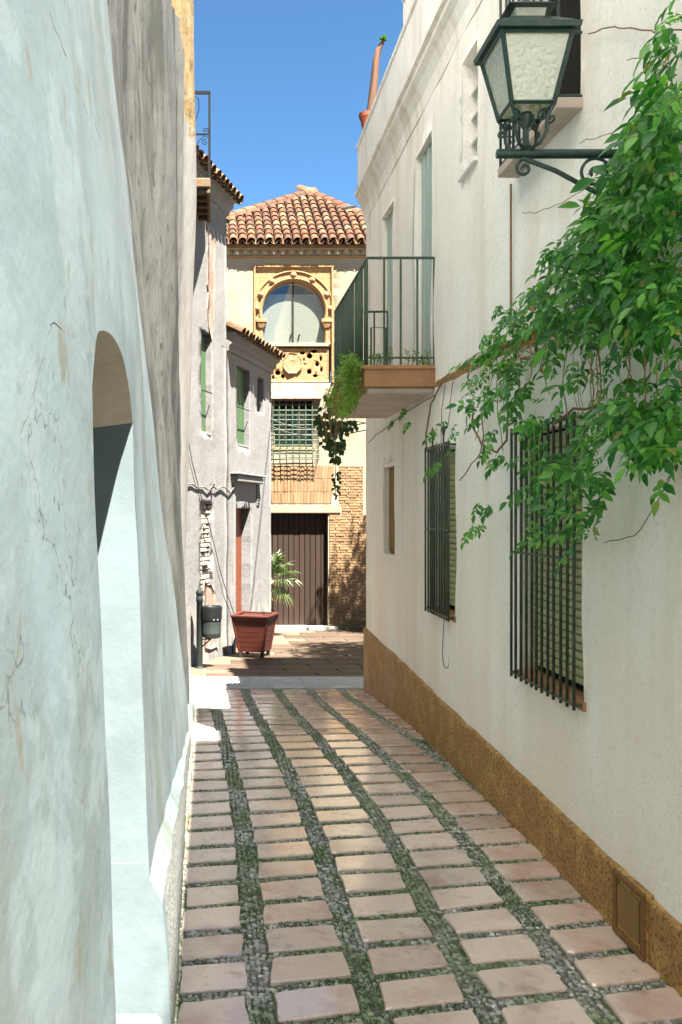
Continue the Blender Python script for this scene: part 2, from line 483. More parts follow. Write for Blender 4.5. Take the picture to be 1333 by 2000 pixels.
MAT['pebble'] = M_('river_pebbles', (0.3375, 0.3375, 0.3000), [((0.6250, 0.6125, 0.5625), 31, .5, .62, .75), ((0.1250, 0.2125, 0.0500), 3.0, .44, .60, .75), ((0.1250, 0.0938, 0.0688), 40, .52, .64, .6)],
    rough=.40, bump=[(90, .2, .003)], spec=.5, rand=.55, island=True)
MAT['cement'] = M_('pale_cement', (.58, .57, .53), [((.44, .43, .40), 9, .45, .68, .7), ((.52, .51, .48), 30, .55, .7, .6)], rough=.85, bump=[(50, .5, .01)], spec=.25)
MAT['plaza'] = M_('brown_plaza_paving', (0.0880, 0.0660, 0.0440), [((0.0640, 0.0420, 0.0280), (3, 6, 3), .45, .62, .8), ((0.1200, 0.1000, 0.0760), (7, 12, 7), .52, .68, .7), ((0.0440, 0.0360, 0.0280), 16, .56, .68, .6)], rough=.7, bump=[(30, .4, .01)], spec=.3)
MAT['ground'] = M_('beige_ground', (.30, .25, .19), [((.22, .18, .14), 2, .45, .65, .7)], rough=.95, bump=[(12, .4, .02)], spec=.15)
MAT['slab_brown'] = M_('ochre_painted_concrete', (.38, .20, .10), [((.30, .155, .08), 6, .45, .68, .7), ((.45, .27, .15), 14, .55, .7, .6)], rough=.85, bump=[(30, .3, .006)], spec=.2)
MAT['soffit'] = M_('stained_soffit', (.50, .42, .36), [((.36, .29, .23), 3, .45, .68, .8)], rough=.95, bump=[(30, .4, .01)], spec=.1)
MAT['rust_slab'] = M_('rusty_tile_soffit', (0.0960, 0.0760, 0.0520), [((0.1440, 0.0640, 0.0320), 10, .48, .64, .8), ((0.0480, 0.0400, 0.0240), 14, .52, .68, .7)], rough=.95, bump=[(30, .6, .012)], spec=.1)
MAT['tendril'] = M_('brown_stem', (.23, .13, .055), [((.15, .09, .045), 20, .45, .68, .7)], rough=.8, bump=[(60, .5, .004)], spec=.2)
MAT['dry'] = M_('dry_straw_stem', (.36, .22, .09), [((.26, .15, .07), 20, .45, .68, .7)], rough=.85, spec=.15)
MAT['cactus'] = M_('brown_green_succulent', (.075, .036, .022), [((.045, .032, .018), (20, 20, 3), .45, .68, .7)], rough=.8, bump=[((60, 60, 5), .5, .006)], spec=.2)
MAT['cable'] = M_('grey_cable', (.09, .085, .08), rough=.7, spec=.2)
MAT['crack'] = M_('crack_dark', (.05, .047, .035), [((.085, .065, .03), 9, .5, .7, .7)], rough=1, spec=.05)  # dark brown for the crack strips
MAT['metal'] = M_('grey_metal', (.32, .33, .34), rough=.4, spec=.5, metal=.6, bump=[(40, .1, .002)])
MAT['trunk'] = M_('grey_bark', (.12, .085, .055), [((.08, .055, .035), (12, 12, 3), .45, .68, .7)], rough=.95, bump=[((20, 20, 4), .8, .02)], spec=.1)

def leaf_mat(name, base, light, trans=.35, rough=.42, rand=.35):
    m, nt, b = node_mat(name)
    N, L = nt.nodes, nt.links
    geo = N.new('ShaderNodeNewGeometry'); oi = N.new('ShaderNodeObjectInfo')
    ad = N.new('ShaderNodeMath'); ad.operation = 'ADD'
    L.new(geo.outputs['Random Per Island'], ad.inputs[0]); L.new(oi.outputs['Random'], ad.inputs[1])
    fr = N.new('ShaderNodeMath'); fr.operation = 'FRACT'; L.new(ad.outputs[0], fr.inputs[0])
    rp = N.new('ShaderNodeValToRGB')
    e = rp.color_ramp.elements
    e[0].position = 0.0; e[0].color = (*base, 1)
    e[1].position = 1.0; e[1].color = (*light, 1)
    if name == 'vine_leaf':
        ye_ = rp.color_ramp.elements.new(.965); ye_.color = (*light, 1)
        e[len(e)-1].color = (.30, .20, .05, 1)
    mid = rp.color_ramp.elements.new(.55); mid.color = tuple(base[i]*.65 + light[i]*.35 for i in range(3)) + (1,)
    dk = rp.color_ramp.elements.new(.18); dk.color = tuple(base[i]*.75 for i in range(3)) + (1,)
    L.new(fr.outputs[0], rp.inputs[0])
    L.new(rp.outputs[0], b.inputs['Base Color'])
    b.inputs['Roughness'].default_value = rough
    b.inputs['Specular IOR Level'].default_value = .45
    tl = N.new('ShaderNodeBsdfTranslucent')
    br = N.new('ShaderNodeMix'); br.data_type = 'RGBA'; br.blend_type = 'MULTIPLY'
    br.inputs[0].default_value = 1; L.new(rp.outputs[0], br.inputs[6]); br.inputs[7].default_value = (1.3, 1.5, .5, 1)
    L.new(br.outputs[2], tl.inputs[0])
    mx = N.new('ShaderNodeMixShader'); mx.inputs[0].default_value = trans
    L.new(b.outputs[0], mx.inputs[1]); L.new(tl.outputs[0], mx.inputs[2])
    L.new(mx.outputs[0], N['Material Output'].inputs[0])
    return m
MAT['leaf'] = leaf_mat('vine_leaf', (.022, .155, .022), (.15, .40, .06))
MAT['leaf_dark'] = leaf_mat('dark_vine_leaf', (.018, .045, .014), (.03, .08, .02))
MAT['leaf_bright'] = leaf_mat('bright_fern_leaf', (.14, .28, .035), (.28, .42, .08), .4, .5)
MAT['leaf_palm'] = leaf_mat('palm_leaf', (.014, .04, .010), (.06, .085, .014), .3, .4)
MAT['leaf_tree'] = leaf_mat('tree_leaf', (.03, .10, .02), (.06, .15, .03), .2, .5)
MAT['grass'] = leaf_mat('joint_grass', (.03, .12, .012), (.09, .20, .03), .3, .6)

def glass_mat(name, tint, rough, fac, bump=None):
    m, nt, b = node_mat(name)
    N, L = nt.nodes, nt.links
    gl = N.new('ShaderNodeBsdfGlossy'); gl.inputs['Roughness'].default_value = rough; gl.inputs['Color'].default_value = (.9, .95, .95, 1)
    tr = N.new('ShaderNodeBsdfTransparent'); tr.inputs['Color'].default_value = (*tint, 1)
    lw = N.new('ShaderNodeLayerWeight'); lw.inputs['Blend'].default_value = .5
    pw = N.new('ShaderNodeMath'); pw.operation = 'POWER'; pw.inputs[1].default_value = 4.0
    L.new(lw.outputs['Facing'], pw.inputs[0])
    ad = N.new('ShaderNodeMath'); ad.operation = 'ADD'; ad.use_clamp = True; ad.inputs[1].default_value = fac
    L.new(pw.outputs[0], ad.inputs[0])
    mx = N.new('ShaderNodeMixShader')
    L.new(ad.outputs[0], mx.inputs[0]); L.new(tr.outputs[0], mx.inputs[1]); L.new(gl.outputs[0], mx.inputs[2])
    L.new(mx.outputs[0], N['Material Output'].inputs[0])
    return m
MAT['glass'] = glass_mat('window_glass', (.91, .92, .90), .03, .05)
def lamp_glass():
    m, nt, b = node_mat('rippled_lamp_glass')
    N, L = nt.nodes, nt.links
    geo = N.new('ShaderNodeNewGeometry')
    no = N.new('ShaderNodeTexNoise'); no.inputs['Scale'].default_value = 55; no.inputs['Detail'].default_value = 3
    L.new(geo.outputs['Position'], no.inputs['Vector'])
    bp = N.new('ShaderNodeBump'); bp.inputs['Strength'].default_value = .9; bp.inputs['Distance'].default_value = .02
    L.new(no.outputs['Fac'], bp.inputs['Height'])
    b.inputs['Base Color'].default_value = (.95, .95, .88, 1)
    b.inputs['Roughness'].default_value = .08
    b.inputs['Specular IOR Level'].default_value = .8
    L.new(bp.outputs[0], b.inputs['Normal'])
    tl = N.new('ShaderNodeBsdfTranslucent'); tl.inputs[0].default_value = (.95, .95, .82, 1)
    L.new(bp.outputs[0], tl.inputs['Normal'])
    tr = N.new('ShaderNodeBsdfTransparent'); tr.inputs[0].default_value = (.9, .92, .85, 1)
    m1 = N.new('ShaderNodeMixShader'); m1.inputs[0].default_value = .3
    L.new(tl.outputs[0], m1.inputs[1]); L.new(tr.outputs[0], m1.inputs[2])
    m2 = N.new('ShaderNodeMixShader'); m2.inputs[0].default_value = .35
    L.new(b.outputs[0], m2.inputs[1]); L.new(m1.outputs[0], m2.inputs[2])
    L.new(m2.outputs[0], N['Material Output'].inputs[0])
    return m
MAT['lamp_glass'] = lamp_glass()
def film_mat():
    """pale film with fine horizontal lines behind the arch glass"""
    m, nt, b = node_mat('lined_film')
    N, L = nt.nodes, nt.links
    geo = N.new('ShaderNodeNewGeometry'); sep = N.new('ShaderNodeSeparateXYZ'); L.new(geo.outputs['Position'], sep.inputs[0])
    mu = N.new('ShaderNodeMath'); mu.operation = 'MULTIPLY'; mu.inputs[1].default_value = 1 / .052; L.new(sep.outputs[2], mu.inputs[0])
    fr = N.new('ShaderNodeMath'); fr.operation = 'FRACT'; L.new(mu.outputs[0], fr.inputs[0])
    gt = N.new('ShaderNodeMath'); gt.operation = 'GREATER_THAN'; gt.inputs[1].default_value = .78; L.new(fr.outputs[0], gt.inputs[0])
    mx = N.new('ShaderNodeMix'); mx.data_type = 'RGBA'; L.new(gt.outputs[0], mx.inputs[0])
    mx.inputs[6].default_value = (.19, .20, .18, 1); mx.inputs[7].default_value = (.145, .155, .14, 1)
    L.new(mx.outputs[2], b.inputs['Base Color']); b.inputs['Roughness'].default_value = .6
    return m
MAT['film'] = film_mat()

# ------------------------------------------------------------------ ground, street paving, plaza
def strip_sheet(name, mat, x0, x1, ys, zoff, parent=None, thick=None):
    vs = []; fs = []
    for y in ys:
        vs += [(x0(y), y, g(y) + zoff), (x1(y), y, g(y) + zoff)]
    for i in range(len(ys) - 1):
        fs.append((2*i, 2*i+1, 2*i+3, 2*i+2))
    if thick:
        n = len(vs)
        vs += [(v[0], v[1], v[2] - thick) for v in vs]
        fs += [(0, n, n+1, 1), (2*len(ys)-2, 2*len(ys)-1, n+2*len(ys)-1, n+2*len(ys)-2)]
        for i in range(len(ys) - 1):
            fs.append((2*i, 2*i+2, n+2*i+2, n+2*i)); fs.append((2*i+1, n+2*i+1, n+2*i+3, 2*i+3))
    return mesh_obj(name, pydata(vs, fs), mat, parent)

ysg = [-300, -60, -20, -5, 0, 2, 3, 4, 5, 6, 7, 8, 9, 10, 11, 12, 13, 14, 16, 18, 20, 24, 40, 120, 400]
tag(strip_sheet('ground', MAT['ground'], lambda y: -400, lambda y: 400, ysg, -.20), kind='structure')

SY1 = 10.45                                            # far end of the pattern
def left_edge(y): return -.135 - .035 * smooth(3, 6.5, y) - .12 * smooth(8.5, 11.5, y)
def bend(i, y): return -(.17 + .035 * i) * smooth(4.6, 9.9, y)
def strip_x(i, y): return .167 + .392 * i + bend(i, y)
def slant(y): return .20 - .07 * smooth(3.5, 6.5, y) - .13 * smooth(6.5, 10.2, y)
SW = .050
PITCH, TD, YS0 = .252, .184, 1.6
street = strip_sheet('street_paving', MAT['joint'], lambda y: left_edge(y) - .35, lambda y: 1.78, [x * .25 for x in range(-40, 43)], -.014, thick=.12)
tag(street, 'narrow lane paved with pink stones and pebble strips', None, None, 'structure')

def row_y(k, x):
    y0 = YS0 + k * PITCH
    return y0 + slant(y0) * x
def paving_stone(k, xl0, xr0, c):
    pts = []
    for (dy, side) in ((0, 0), (0, 1), (TD, 1), (TD, 0)):
        yk = YS0 + k * PITCH
        y = yk + slant(yk) * (.39 * c) + dy
        x = xl0(y) if side == 0 else xr0(y)
        y = yk + slant(yk) * x + dy
        j = .008
        pts.append((x + random.uniform(-j, j), y + random.uniform(-j, j)))
    if pts[1][0] - pts[0][0] < .035: return
    cx = sum(p[0] for p in pts) / 4; cy = sum(p[1] for p in pts) / 4
    ring = []
    for i in range(4):
        p0, p1 = pts[i], pts[(i + 1) % 4]
        cut = random.uniform(.05, .09) if random.random() < .8 else random.uniform(.1, .2)
        for t in (cut * .5, .35 + random.uniform(-.1, .1), .68 + random.uniform(-.1, .1), 1 - cut * .5):
            q = (p0[0] + (p1[0]-p0[0])*t, p0[1] + (p1[1]-p0[1])*t)
            k_ = random.uniform(-.004, .003)
            d_ = math.hypot(q[0]-cx, q[1]-cy)
            ring.append((q[0] + (q[0]-cx)/d_*k_, q[1] + (q[1]-cy)/d_*k_))
    dz = random.uniform(-.003, .004); tx = random.uniform(-.012, .012); ty = random.uniform(-.015, .015)
    vs = []; m_ = len(ring)
    for sc_, z in ((1.0, -.03), (1.0, -.007), (.978, 0)):
        for p in ring:
            x = cx + (p[0]-cx)*sc_; y = cy + (p[1]-cy)*(sc_ - (.02 if sc_ < 1 else 0))
            vs.append((x, y, g(y) + z + dz + tx*(x-cx) + ty*(y-cy)))
    fs = [tuple(range(2*m_, 3*m_))]
    for r in (0, m_):
        for a_ in range(m_):
            b_ = (a_ + 1) % m_
            fs.append((r+a_, r+b_, r+m_+b_, r+m_+a_))
    mesh_obj('paving_stone', pydata(vs, fs), MAT['stone'], street)
NR = int((SY1 - YS0) / PITCH) + 1
for k in range(NR):
    for c in range(0, 6):
        xl = (lambda y: left_edge(y) + .012) if c == 0 else (lambda y, c=c: strip_x(c - 1, y) + SW)
        xr = lambda y, c=c: min(strip_x(c, y) - SW, 1.675)
        y_mid = YS0 + k * PITCH + .2
        if xl(y_mid) > 1.66 or y_mid > SY1: continue
        paving_stone(k, xl, xr, c)

# pebbles set on edge between the stones
def in_stone(x, y):
    for c in range(0, 6):
        xl = left_edge(y) + .012 if c == 0 else strip_x(c - 1, y) + SW
        xr = min(strip_x(c, y) - SW, 1.675)
        if xl - .004 < x < xr + .004:
            yk = y - slant(y) * x
            for _ in range(2): yk = y - slant(yk) * x
            fr = ((yk - YS0) / PITCH) % 1.0 * PITCH
            return fr < TD + .003 or fr > PITCH - .004
    return False
def pebble_field(pts, zoff, rot_of, name, parent, mat, sz):
    ring = 6
    tv = []
    for rr, zz in ((1.0, -.6), (.86, .30)):
        for a in range(ring):
            an = 2 * math.pi * a / ring
            tv.append((rr*math.cos(an), rr*math.sin(an), zz))
    tv.append((0, 0, .62))
    tv = np.array(tv)
    tf = []
    for a in range(ring):
        b = (a + 1) % ring
        tf.append((a, b, ring + b)); tf.append((a, ring + b, ring + a)); tf.append((ring + a, ring + b, 2*ring))
    tf = np.array(tf)
    n = len(pts)
    if n == 0: return None
    P = np.array([(p[0], p[1], g(p[1]) + zoff) for p in pts])
    ang = np.array([rot_of(p) for p in pts]) + rng.normal(0, .5, n)
    ca, sa = np.cos(ang), np.sin(ang)
    sx = sz * rng.uniform(.75, 1.15, n); sy = sx * rng.uniform(.5, .8, n); szz = sx * rng.uniform(.5, .9, n)
    x = tv[None, :, 0] * sx[:, None]; y = tv[None, :, 1] * sy[:, None]; z = tv[None, :, 2] * szz[:, None]
    V = np.stack([x*ca[:, None] - y*sa[:, None], x*sa[:, None] + y*ca[:, None], z], -1) + P[:, None, :]
    Fc = tf[None] + (np.arange(n) * len(tv))[:, None, None]
    me = bpy.data.meshes.new('m')
    V = V.reshape(-1, 3); Fc = Fc.reshape(-1, 3)
    me.vertices.add(len(V)); me.vertices.foreach_set('co', V.ravel())
    me.loops.add(Fc.size); me.loops.foreach_set('vertex_index', Fc.ravel())
    me.polygons.add(len(Fc)); me.polygons.foreach_set('loop_start', np.arange(0, Fc.size, 3))
    me.update(calc_edges=True)
    me.polygons.foreach_set('use_smooth', [True] * len(me.polygons))
    o = mesh_obj(name, me, mat, parent)
    o['kind'] = 'stuff'
    return o
pts = []
y = 2.4
while y < SY1 + .1:
    st = .0235 if y < 6 else .028
    x = left_edge(y) + .005
    while x < 1.685:
        px, py = x + random.uniform(-.006, .006), y + random.uniform(-.006, .006)
        if not in_stone(px, py): pts.append((px, py))
        x += st
    y += st * .82
pebble_field(pts, -.012, lambda p: random.choice((.5, 2.2)), 'pebbles', street, MAT['pebble'], .0148)

# grass and moss in the joints
def blades(name, spots, mat, h, kind='stuff', label=None, cat=None):
    vs = []; fs = []
    for (x, y, z) in spots:
        for _ in range(5):
            a = random.uniform(0, 6.28); r = random.uniform(0, .012); hh = h * random.uniform(.4, 1.2); w = random.uniform(.0015, .0035)
            bx, by = x + r*math.cos(a), y + r*math.sin(a)
            lx, ly = random.uniform(-.6, .6)*hh, random.uniform(-.6, .6)*hh
            n = len(vs)
            vs += [(bx - w, by, z), (bx + w, by, z), (bx + lx*.5 + w*.7, by + ly*.5, z + hh*.6), (bx + lx, by + ly, z + hh*.9)]
            fs += [(n, n+1, n+2), (n, n+2, n+3)]
    o = mesh_obj(name, pydata(vs, fs), mat)
    tag(o, label, cat, None, kind)
    return o
spots = []
for p in pts:
    m_ = mnoise.noise(Vector((p[0]*2.6, p[1]*2.6, 4.0)))
    side = 1.0 if p[0] > .1 else .6
    if p[1] < 7.5 and m_ > .04 and random.random() < .42 * side * (1.25 - p[1] / 8) * (1 + 2*max(0, m_)):
        spots.append((p[0], p[1], g(p[1]) - .012))
blades('joint_grass', spots, MAT['grass'], .015, 'stuff', 'short green grass and moss sprouting in the pebble joints', 'grass')

# pale pebble band where the lane ends, then a step down to the plaza
band = strip_sheet('threshold_band', MAT['cement'], lambda y: left_edge(min(y, 11.5)) - .5, lambda y: 2.6, [10.44 + .1*i for i in range(13)], .004, thick=.14)
tag(band, 'pale pebble band crossing the end of the lane', None, None, 'structure')
bp_ = []
y = 10.5
while y < 11.6:
    x = -.3
    while x < 2.3:
        if mnoise.noise(Vector((x*3.0, y*5, 2.0))) > -.12: bp_.append((x + random.uniform(-.01, .01), y + random.uniform(-.01, .01)))
        x += .034
    y += .03
pebble_field(bp_, .006, lambda p: random.choice((0, 1.57)), 'band_pebbles', band, MAT['cement'], .018)
plaza = strip_sheet('plaza_paving', MAT['plaza'], lambda y: -9, lambda y: 14, [11.55, 12, 13, 13.2, 14, 15, 16, 17, 18, 19, 20, 20.2], -.05, thick=.1)
tag(plaza, 'brown paved little square beyond the lane', None, None, 'structure')
def plaza_slab(x0, y0, w, d):
    vs = []
    for ins, z in ((0, -.06), (0, -.042), (.006, -.037)):
        for (x, y) in ((x0+ins, y0+ins), (x0+w-ins, y0+ins), (x0+w-ins, y0+d-ins), (x0+ins, y0+d-ins)):
            vs.append((x, y, g(y) + z))
    fs = [(8, 9, 10, 11)] + [(r+a, r+(a+1) % 4, r+4+(a+1) % 4, r+4+a) for r in (0, 4) for a in range(4)]
    mesh_obj('paving_slab', pydata(vs, fs), MAT['plaza_slab'], plaza)
MAT['plaza_slab'] = M_('brown_slab', (0.0488, 0.0327, 0.0203), [((0.0313, 0.0209, 0.0132), (3, 3, 3), .45, .66, .8), ((0.0627, 0.0502, 0.0348), 14, .55, .7, .5)], rough=.6, bump=[(30, .3, .008)], spec=.35, rand=.2)
for j in range(14):
    yy = 11.9 + j * .6
    for i in range(5):
        xx = -.1 + i * .75 + (.36 if j % 2 else 0)
        if xx < .35 + (yy - 14.6) * .345 - .1 and yy > 12.4 and xx < -.2 + (yy - 13.2)*.345: continue
        plaza_slab(xx, yy, .72, .57)

# ------------------------------------------------------------------ climbing house on the right
XR = 1.7
rh = thing('whitewashed_house', (XR + 2, 5.2, g(5)), 'long whitewashed house with balcony and barred windows along the right side', 'house')
def mapR(a, b, t): return (XR - t, a, b)
RY0, RY1 = -1.5, 10.3
ZT = 5.10
WIN = {
    'g1': (4.24, .86, 5.10, 2.17), 'g2': (6.48, 1.0, 7.16, 2.21), 'g3': (8.67, 1.32, 9.24, 2.20),
    'd1': (7.20, 2.86, 7.78, 4.72), 'd2': (8.74, 2.86, 9.31, 4.70),
    'w1': (5.96, 4.03, 6.30, 4.80), 'w2': (4.28, 3.66, 5.12, 5.0),
}
holes = [wob(rect(*WIN[k]), .008) for k in WIN]
panel('wall', MAT['white_right'], rh, mapR, rect(RY0, -.7, RY1, ZT), holes, thick=.24, grid=.12, amp=.012, nscale=1.6, edge=.12)
# body behind the face: end wall, roof
panel('end_wall', MAT['white_right'], rh, lambda a, b, t: (XR + a, RY1 + t - .004, b), rect(.002, -.7, 6.0, ZT), thick=.2, grid=.3, amp=.01)
one_box('roof_slab', (XR + .02, RY0 + .02, ZT - .12), (XR + 6, RY1 - .03, ZT - .005), MAT['white_smooth'], rh)
one_box('inner_wall', (XR + .9, RY0 + .1, -.6), (XR + 1.0, RY1 - .25, ZT - .13), MAT['dark'], rh)
# plinth
def pl_top(y): return .256 + (y - 3.816) * .0291
vs = []; fs = []
ysp = [RY0 + i * (RY1 + .02 - RY0) / 60 for i in range(61)]
AP = (3.555, 3.83)
for y in ysp:
    j = .012 * mnoise.noise(Vector((y*3, 0, 0))) + .006 * mnoise.noise(Vector((y*11, 2, 0)))
    zt = pl_top(y) + j
    vs += [(XR - .024 + .004*mnoise.noise(Vector((y*2, 1, 0))), y, -.75), (XR - .024 + .004*mnoise.noise(Vector((y*2, 5, 0))), y, zt - .012), (XR - .016, y, zt), (XR + .03, y, zt + .012)]
for i in range(60):
    for k in range(3):
        a = i*4 + k
        fs.append((a, a+1, a+5, a+4))
fs.append((0, 3, 2, 1)); fs.append((240, 241, 242, 243))
mesh_obj('plinth', pydata(vs, fs), MAT['plinth'], rh)
one_box('plinth_return', (XR - .02, RY1 + .003, -.75), (XR + 5, RY1 + .026, pl_top(RY1)), MAT['plinth'], rh, .004)
# access panel in the plinth
MAT['panel_frame'] = M_('worn_brown_wood', (.20, .10, .035), [((.12, .06, .025), 20, .45, .68, .7), ((.30, .19, .09), 45, .56, .7, .6)], rough=.7, bump=[(50, .3, .004)], spec=.2)
ap = one_box('access_panel', (XR - .034, AP[0], .0), (XR - .0, AP[1], .262), MAT['plinth'], rh, .004)
for nm, a, b in (('frame_rail', (XR-.046, AP[0], .238), (XR-.03, AP[1], .262)), ('frame_rail', (XR-.046, AP[0], .004), (XR-.03, AP[1], .028)),
                 ('frame_stile', (XR-.045, AP[0], .029), (XR-.03, AP[0]+.026, .237)), ('frame_stile', (XR-.045, AP[1]-.026, .029), (XR-.03, AP[1], .237)),
                 ('panel_door', (XR-.041, AP[0]+.045, .05), (XR-.03, AP[1]-.045, .215))):
    one_box(nm, a, b, MAT['panel_frame'] if nm != 'panel_door' else MAT['brown_shutter'], ap, .003)
# cornice, parapet
def sweep(name, mat, prof, y0, y1, parent, n=50, amp=.006):
    vs = []; fs = []
    m = len(prof)
    for i in range(n + 1):
        y = y0 + (y1 - y0) * i / n
        for k, (x, z) in enumerate(prof):
            vs.append((x + amp*mnoise.noise(Vector((y*2.2, k*1.7, z))), y, z + amp*mnoise.noise(Vector((y*2.7, k*2.1 + 9, x)))))
    for i in range(n):
        for k in range(m):
            k2 = (k + 1) % m
            fs.append((i*m+k, i*m+k2, (i+1)*m+k2, (i+1)*m+k))
    fs.append(tuple(range(m))); fs.append(tuple(n*m + k for k in range(m))[::-1])
    return mesh_obj(name, pydata(vs, fs), mat, parent)
cor = [(XR + .05, 4.98), (XR - .004, 4.99), (XR - .018, 5.10), (XR - .05, 5.19), (XR - .085, 5.235), (XR - .085, 5.275), (XR - .115, 5.29), (XR - .115, 5.325), (XR + .05, 5.335)]
sweep('cornice', MAT['white_right'], cor, RY0, RY1 + .08, rh)
par = [(XR - .085, 5.338), (XR - .085, 5.80), (XR - .10, 5.81), (XR - .10, 5.845), (XR + .12, 5.845), (XR + .12, 5.338)]
sweep('parapet', MAT['white_smooth'], par, RY0, RY1 + .05, rh, amp=.004)
one_box('roof_terrace_wall', (XR - .09, 5.20, 5.848), (XR + .25, 7.85, 6.75), MAT['white_smooth'], rh, .01)
one_box('roof_terrace_wall', (XR - .09, 4.35, 5.848), (XR + .25, 5.198, 8.3), MAT['white_smooth'], rh, .01)  # raised out of view to keep the sun off the lane
one_box('roof_terrace_wall', (XR - .09, 3.60, 5.848), (XR + .25, 4.348, 7.35), MAT['white_smooth'], rh, .01)  # lowered as a gap that lets a sun patch reach the lane
one_box('roof_terrace_wall', (XR - .09, -1.4, 5.848), (XR + .25, 3.598, 8.3), MAT['white_smooth'], rh, .01)  # unseen height shaped to shade the near lane
one_box('terrace_ledge', (XR - .11, -1.4, 6.05), (XR - .092, 7.80, 6.10), MAT['white_smooth'], rh, .006)
one_box('added_shade_block', (XR + .9, .8, ZT), (XR + 5.5, 10.15, 9.5), MAT['white_smooth'], rh)  # unseen block added to cast shade on the square
one_box('parapet_post', (XR - .06, 10.02, 5.848), (XR + .12, 10.34, 5.95), MAT['white_smooth'], rh, .008)
MB().tube([(XR - .1, 10.36, 5.18), (XR - .26, 10.42, 5.17)], .018, 8).build('drain_spout', MAT['metal'], rh)

def vbars(parent, x, ys, z0, z1, r, mat, name='bar'):
    me = MB().tube([(0, 0, 0), (0, 0, z1 - z0)], r, 6)
    me0 = pydata(me.v, me.f); me0.polygons.foreach_set('use_smooth', me.sm)
    for y in ys:
        dx = random.uniform(-.003, .003)
        mesh_obj(name, me0, mat, parent, Matrix.Translation((x + dx, y, z0)) @ Matrix.Rotation(random.uniform(-.004, .004), 4, 'X'))

def slat_blind(parent, y0, y1, z0, z1, x, mat, pitch=.045):
    b = MB().box((x, y0, z0), (x + .01, y1, z1)).build('blind', mat, parent)
    me = MB().box((-.012, 0, 0), (0, y1 - y0 - .01, pitch * .78), bevel=.003)
    me0 = pydata(me.v, me.f)
    n = int((z1 - z0) / pitch)
    for i in range(n):
        mesh_obj('slat', me0, mat, b, Matrix.Translation((x - .001, y0 + .005, z0 + .004 + i * pitch)) @ Matrix.Rotation(-.12, 4, 'Y'))
    return b

def grille_window(key, nb, mesh_pitch, proj=.05):
    y0, z0, y1, z1 = WIN[key]
    w = thing_part = MB().box((XR + .10, y0 - .02, z0 - .02), (XR + .13, y1 + .02, z1 + .02)).build('window', MAT['dark'], rh)
    slat_blind(rh, y0 + .01, y1 - .01, z0 + .05, z1 - .02, XR + .07, MAT['blind'], mesh_pitch)
    one_box('sill', (XR - .012, y0 - .03, z0 - .035), (XR + .12, y1 + .03, z0 + .006), MAT['slab_brown'], rh, .004)
    fx = XR - proj
    gr = MB()
    gr.tube([(XR + .03, y0 - .014, z0 - .006), (fx, y0 - .014, z0 - .006), (fx, y1 + .014, z0 - .006), (XR + .03, y1 + .014, z0 - .006)], .008, 4)
    go = gr.build('window_grille', MAT['grille'], rh)
    MB().tube([(XR + .03, y0 - .014, z1 + .006), (fx, y0 - .014, z1 + .006), (fx, y1 + .014, z1 + .006), (XR + .03, y1 + .014, z1 + .006)], .008, 4).build('crossbar', MAT['grille'], go)
    one_box('crossbar', (fx - .006, y0 - .02, (z0+z1)/2), (fx + .006, y1 + .02, (z0+z1)/2 + .012), MAT['grille'], go, .002)
    ys = [y0 - .012 + (y1 - y0 + .024) * i / (nb - 1) for i in range(nb)]
    vbars(go, fx, ys, z0 - .03, z1 + .03, .0078, MAT['grille'])
    return go
g1 = grille_window('g1', 12, .04)
g2 = grille_window('g2', 11, .042)
# two lance points on the middle grille
for yy in (6.62, 6.95):
    MB().tube([(XR - .05, yy, 2.23), (XR - .05, yy, 2.29), (XR - .05, yy, 2.33), (XR - .05, yy, 2.38)], [.007, .007, .016, .002], 6).build('spike', MAT['grille'], g2)
# small shuttered window
y0, z0, y1, z1 = WIN['g3']
MB().box((XR + .07, y0 - .01, z0 - .01), (XR + .10, y1 + .01, z1 + .01)).build('shutter', MAT['brown_shutter'], rh)
for i in range(5):
    one_box('board', (XR + .055, y0 + .01 + i*(y1-y0-.02)/5, z0 + .03), (XR + .069, y0 + .006 + (i+1)*(y1-y0-.02)/5, z1 - .03), MAT['brown_shutter'], rh, .003)
one_box('sill', (XR - .008, y0 - .01, z0 - .02), (XR + .06, y1 + .01, z0 + .012), MAT['white_smooth'], rh, .004)
one_box('lintel', (XR - .004, y0 - .01, z1 - .018), (XR + .06, y1 + .01, z1 + .02), MAT['white_smooth'], rh, .004)
# balcony doors with vertical boards
for key in ('d1', 'd2'):
    y0, z0, y1, z1 = WIN[key]
    d = MB().box((XR + .09, y0 - .01, z0 - .01), (XR + .12, y1 + .01, z1 + .01)).build('balcony_door', MAT['shutter_grey'], rh)
    n = 7
    for i in range(n):
        a = y0 + .005 + i * (y1 - y0 - .01) / n; b = a + (y1 - y0 - .01) / n - .012
        one_box('board', (XR + .05 - (.012 if i % 2 else 0), a, z0 + .02), (XR + .088, b, z1 - .02), MAT['shutter_grey'], d, .004)
# upper little window: stepped louvres in a deep recess
y0, z0, y1, z1 = WIN['w1']
MB().box((XR + .2, y0 - .01, z0 - .01), (XR + .22, y1 + .01, z1 + .01)).build('back_panel', MAT['white_shade_blue'], rh)
for i in range(4):
    zz = z0 + .1 + i * .17
    one_box('louvre', (-.006, y0 + .002, -.07), (.006, y1 - .002, .07), MAT['white_smooth'], rh, .003, Matrix.Translation((XR + .1, 0, zz)) @ Matrix.Rotation(R(38), 4, 'Y'))
one_box('sill', (XR - .03, y0 - .03, z0 - .03), (XR + .1, y1 + .03, z0 + .003), MAT['white_smooth'], rh, .006)
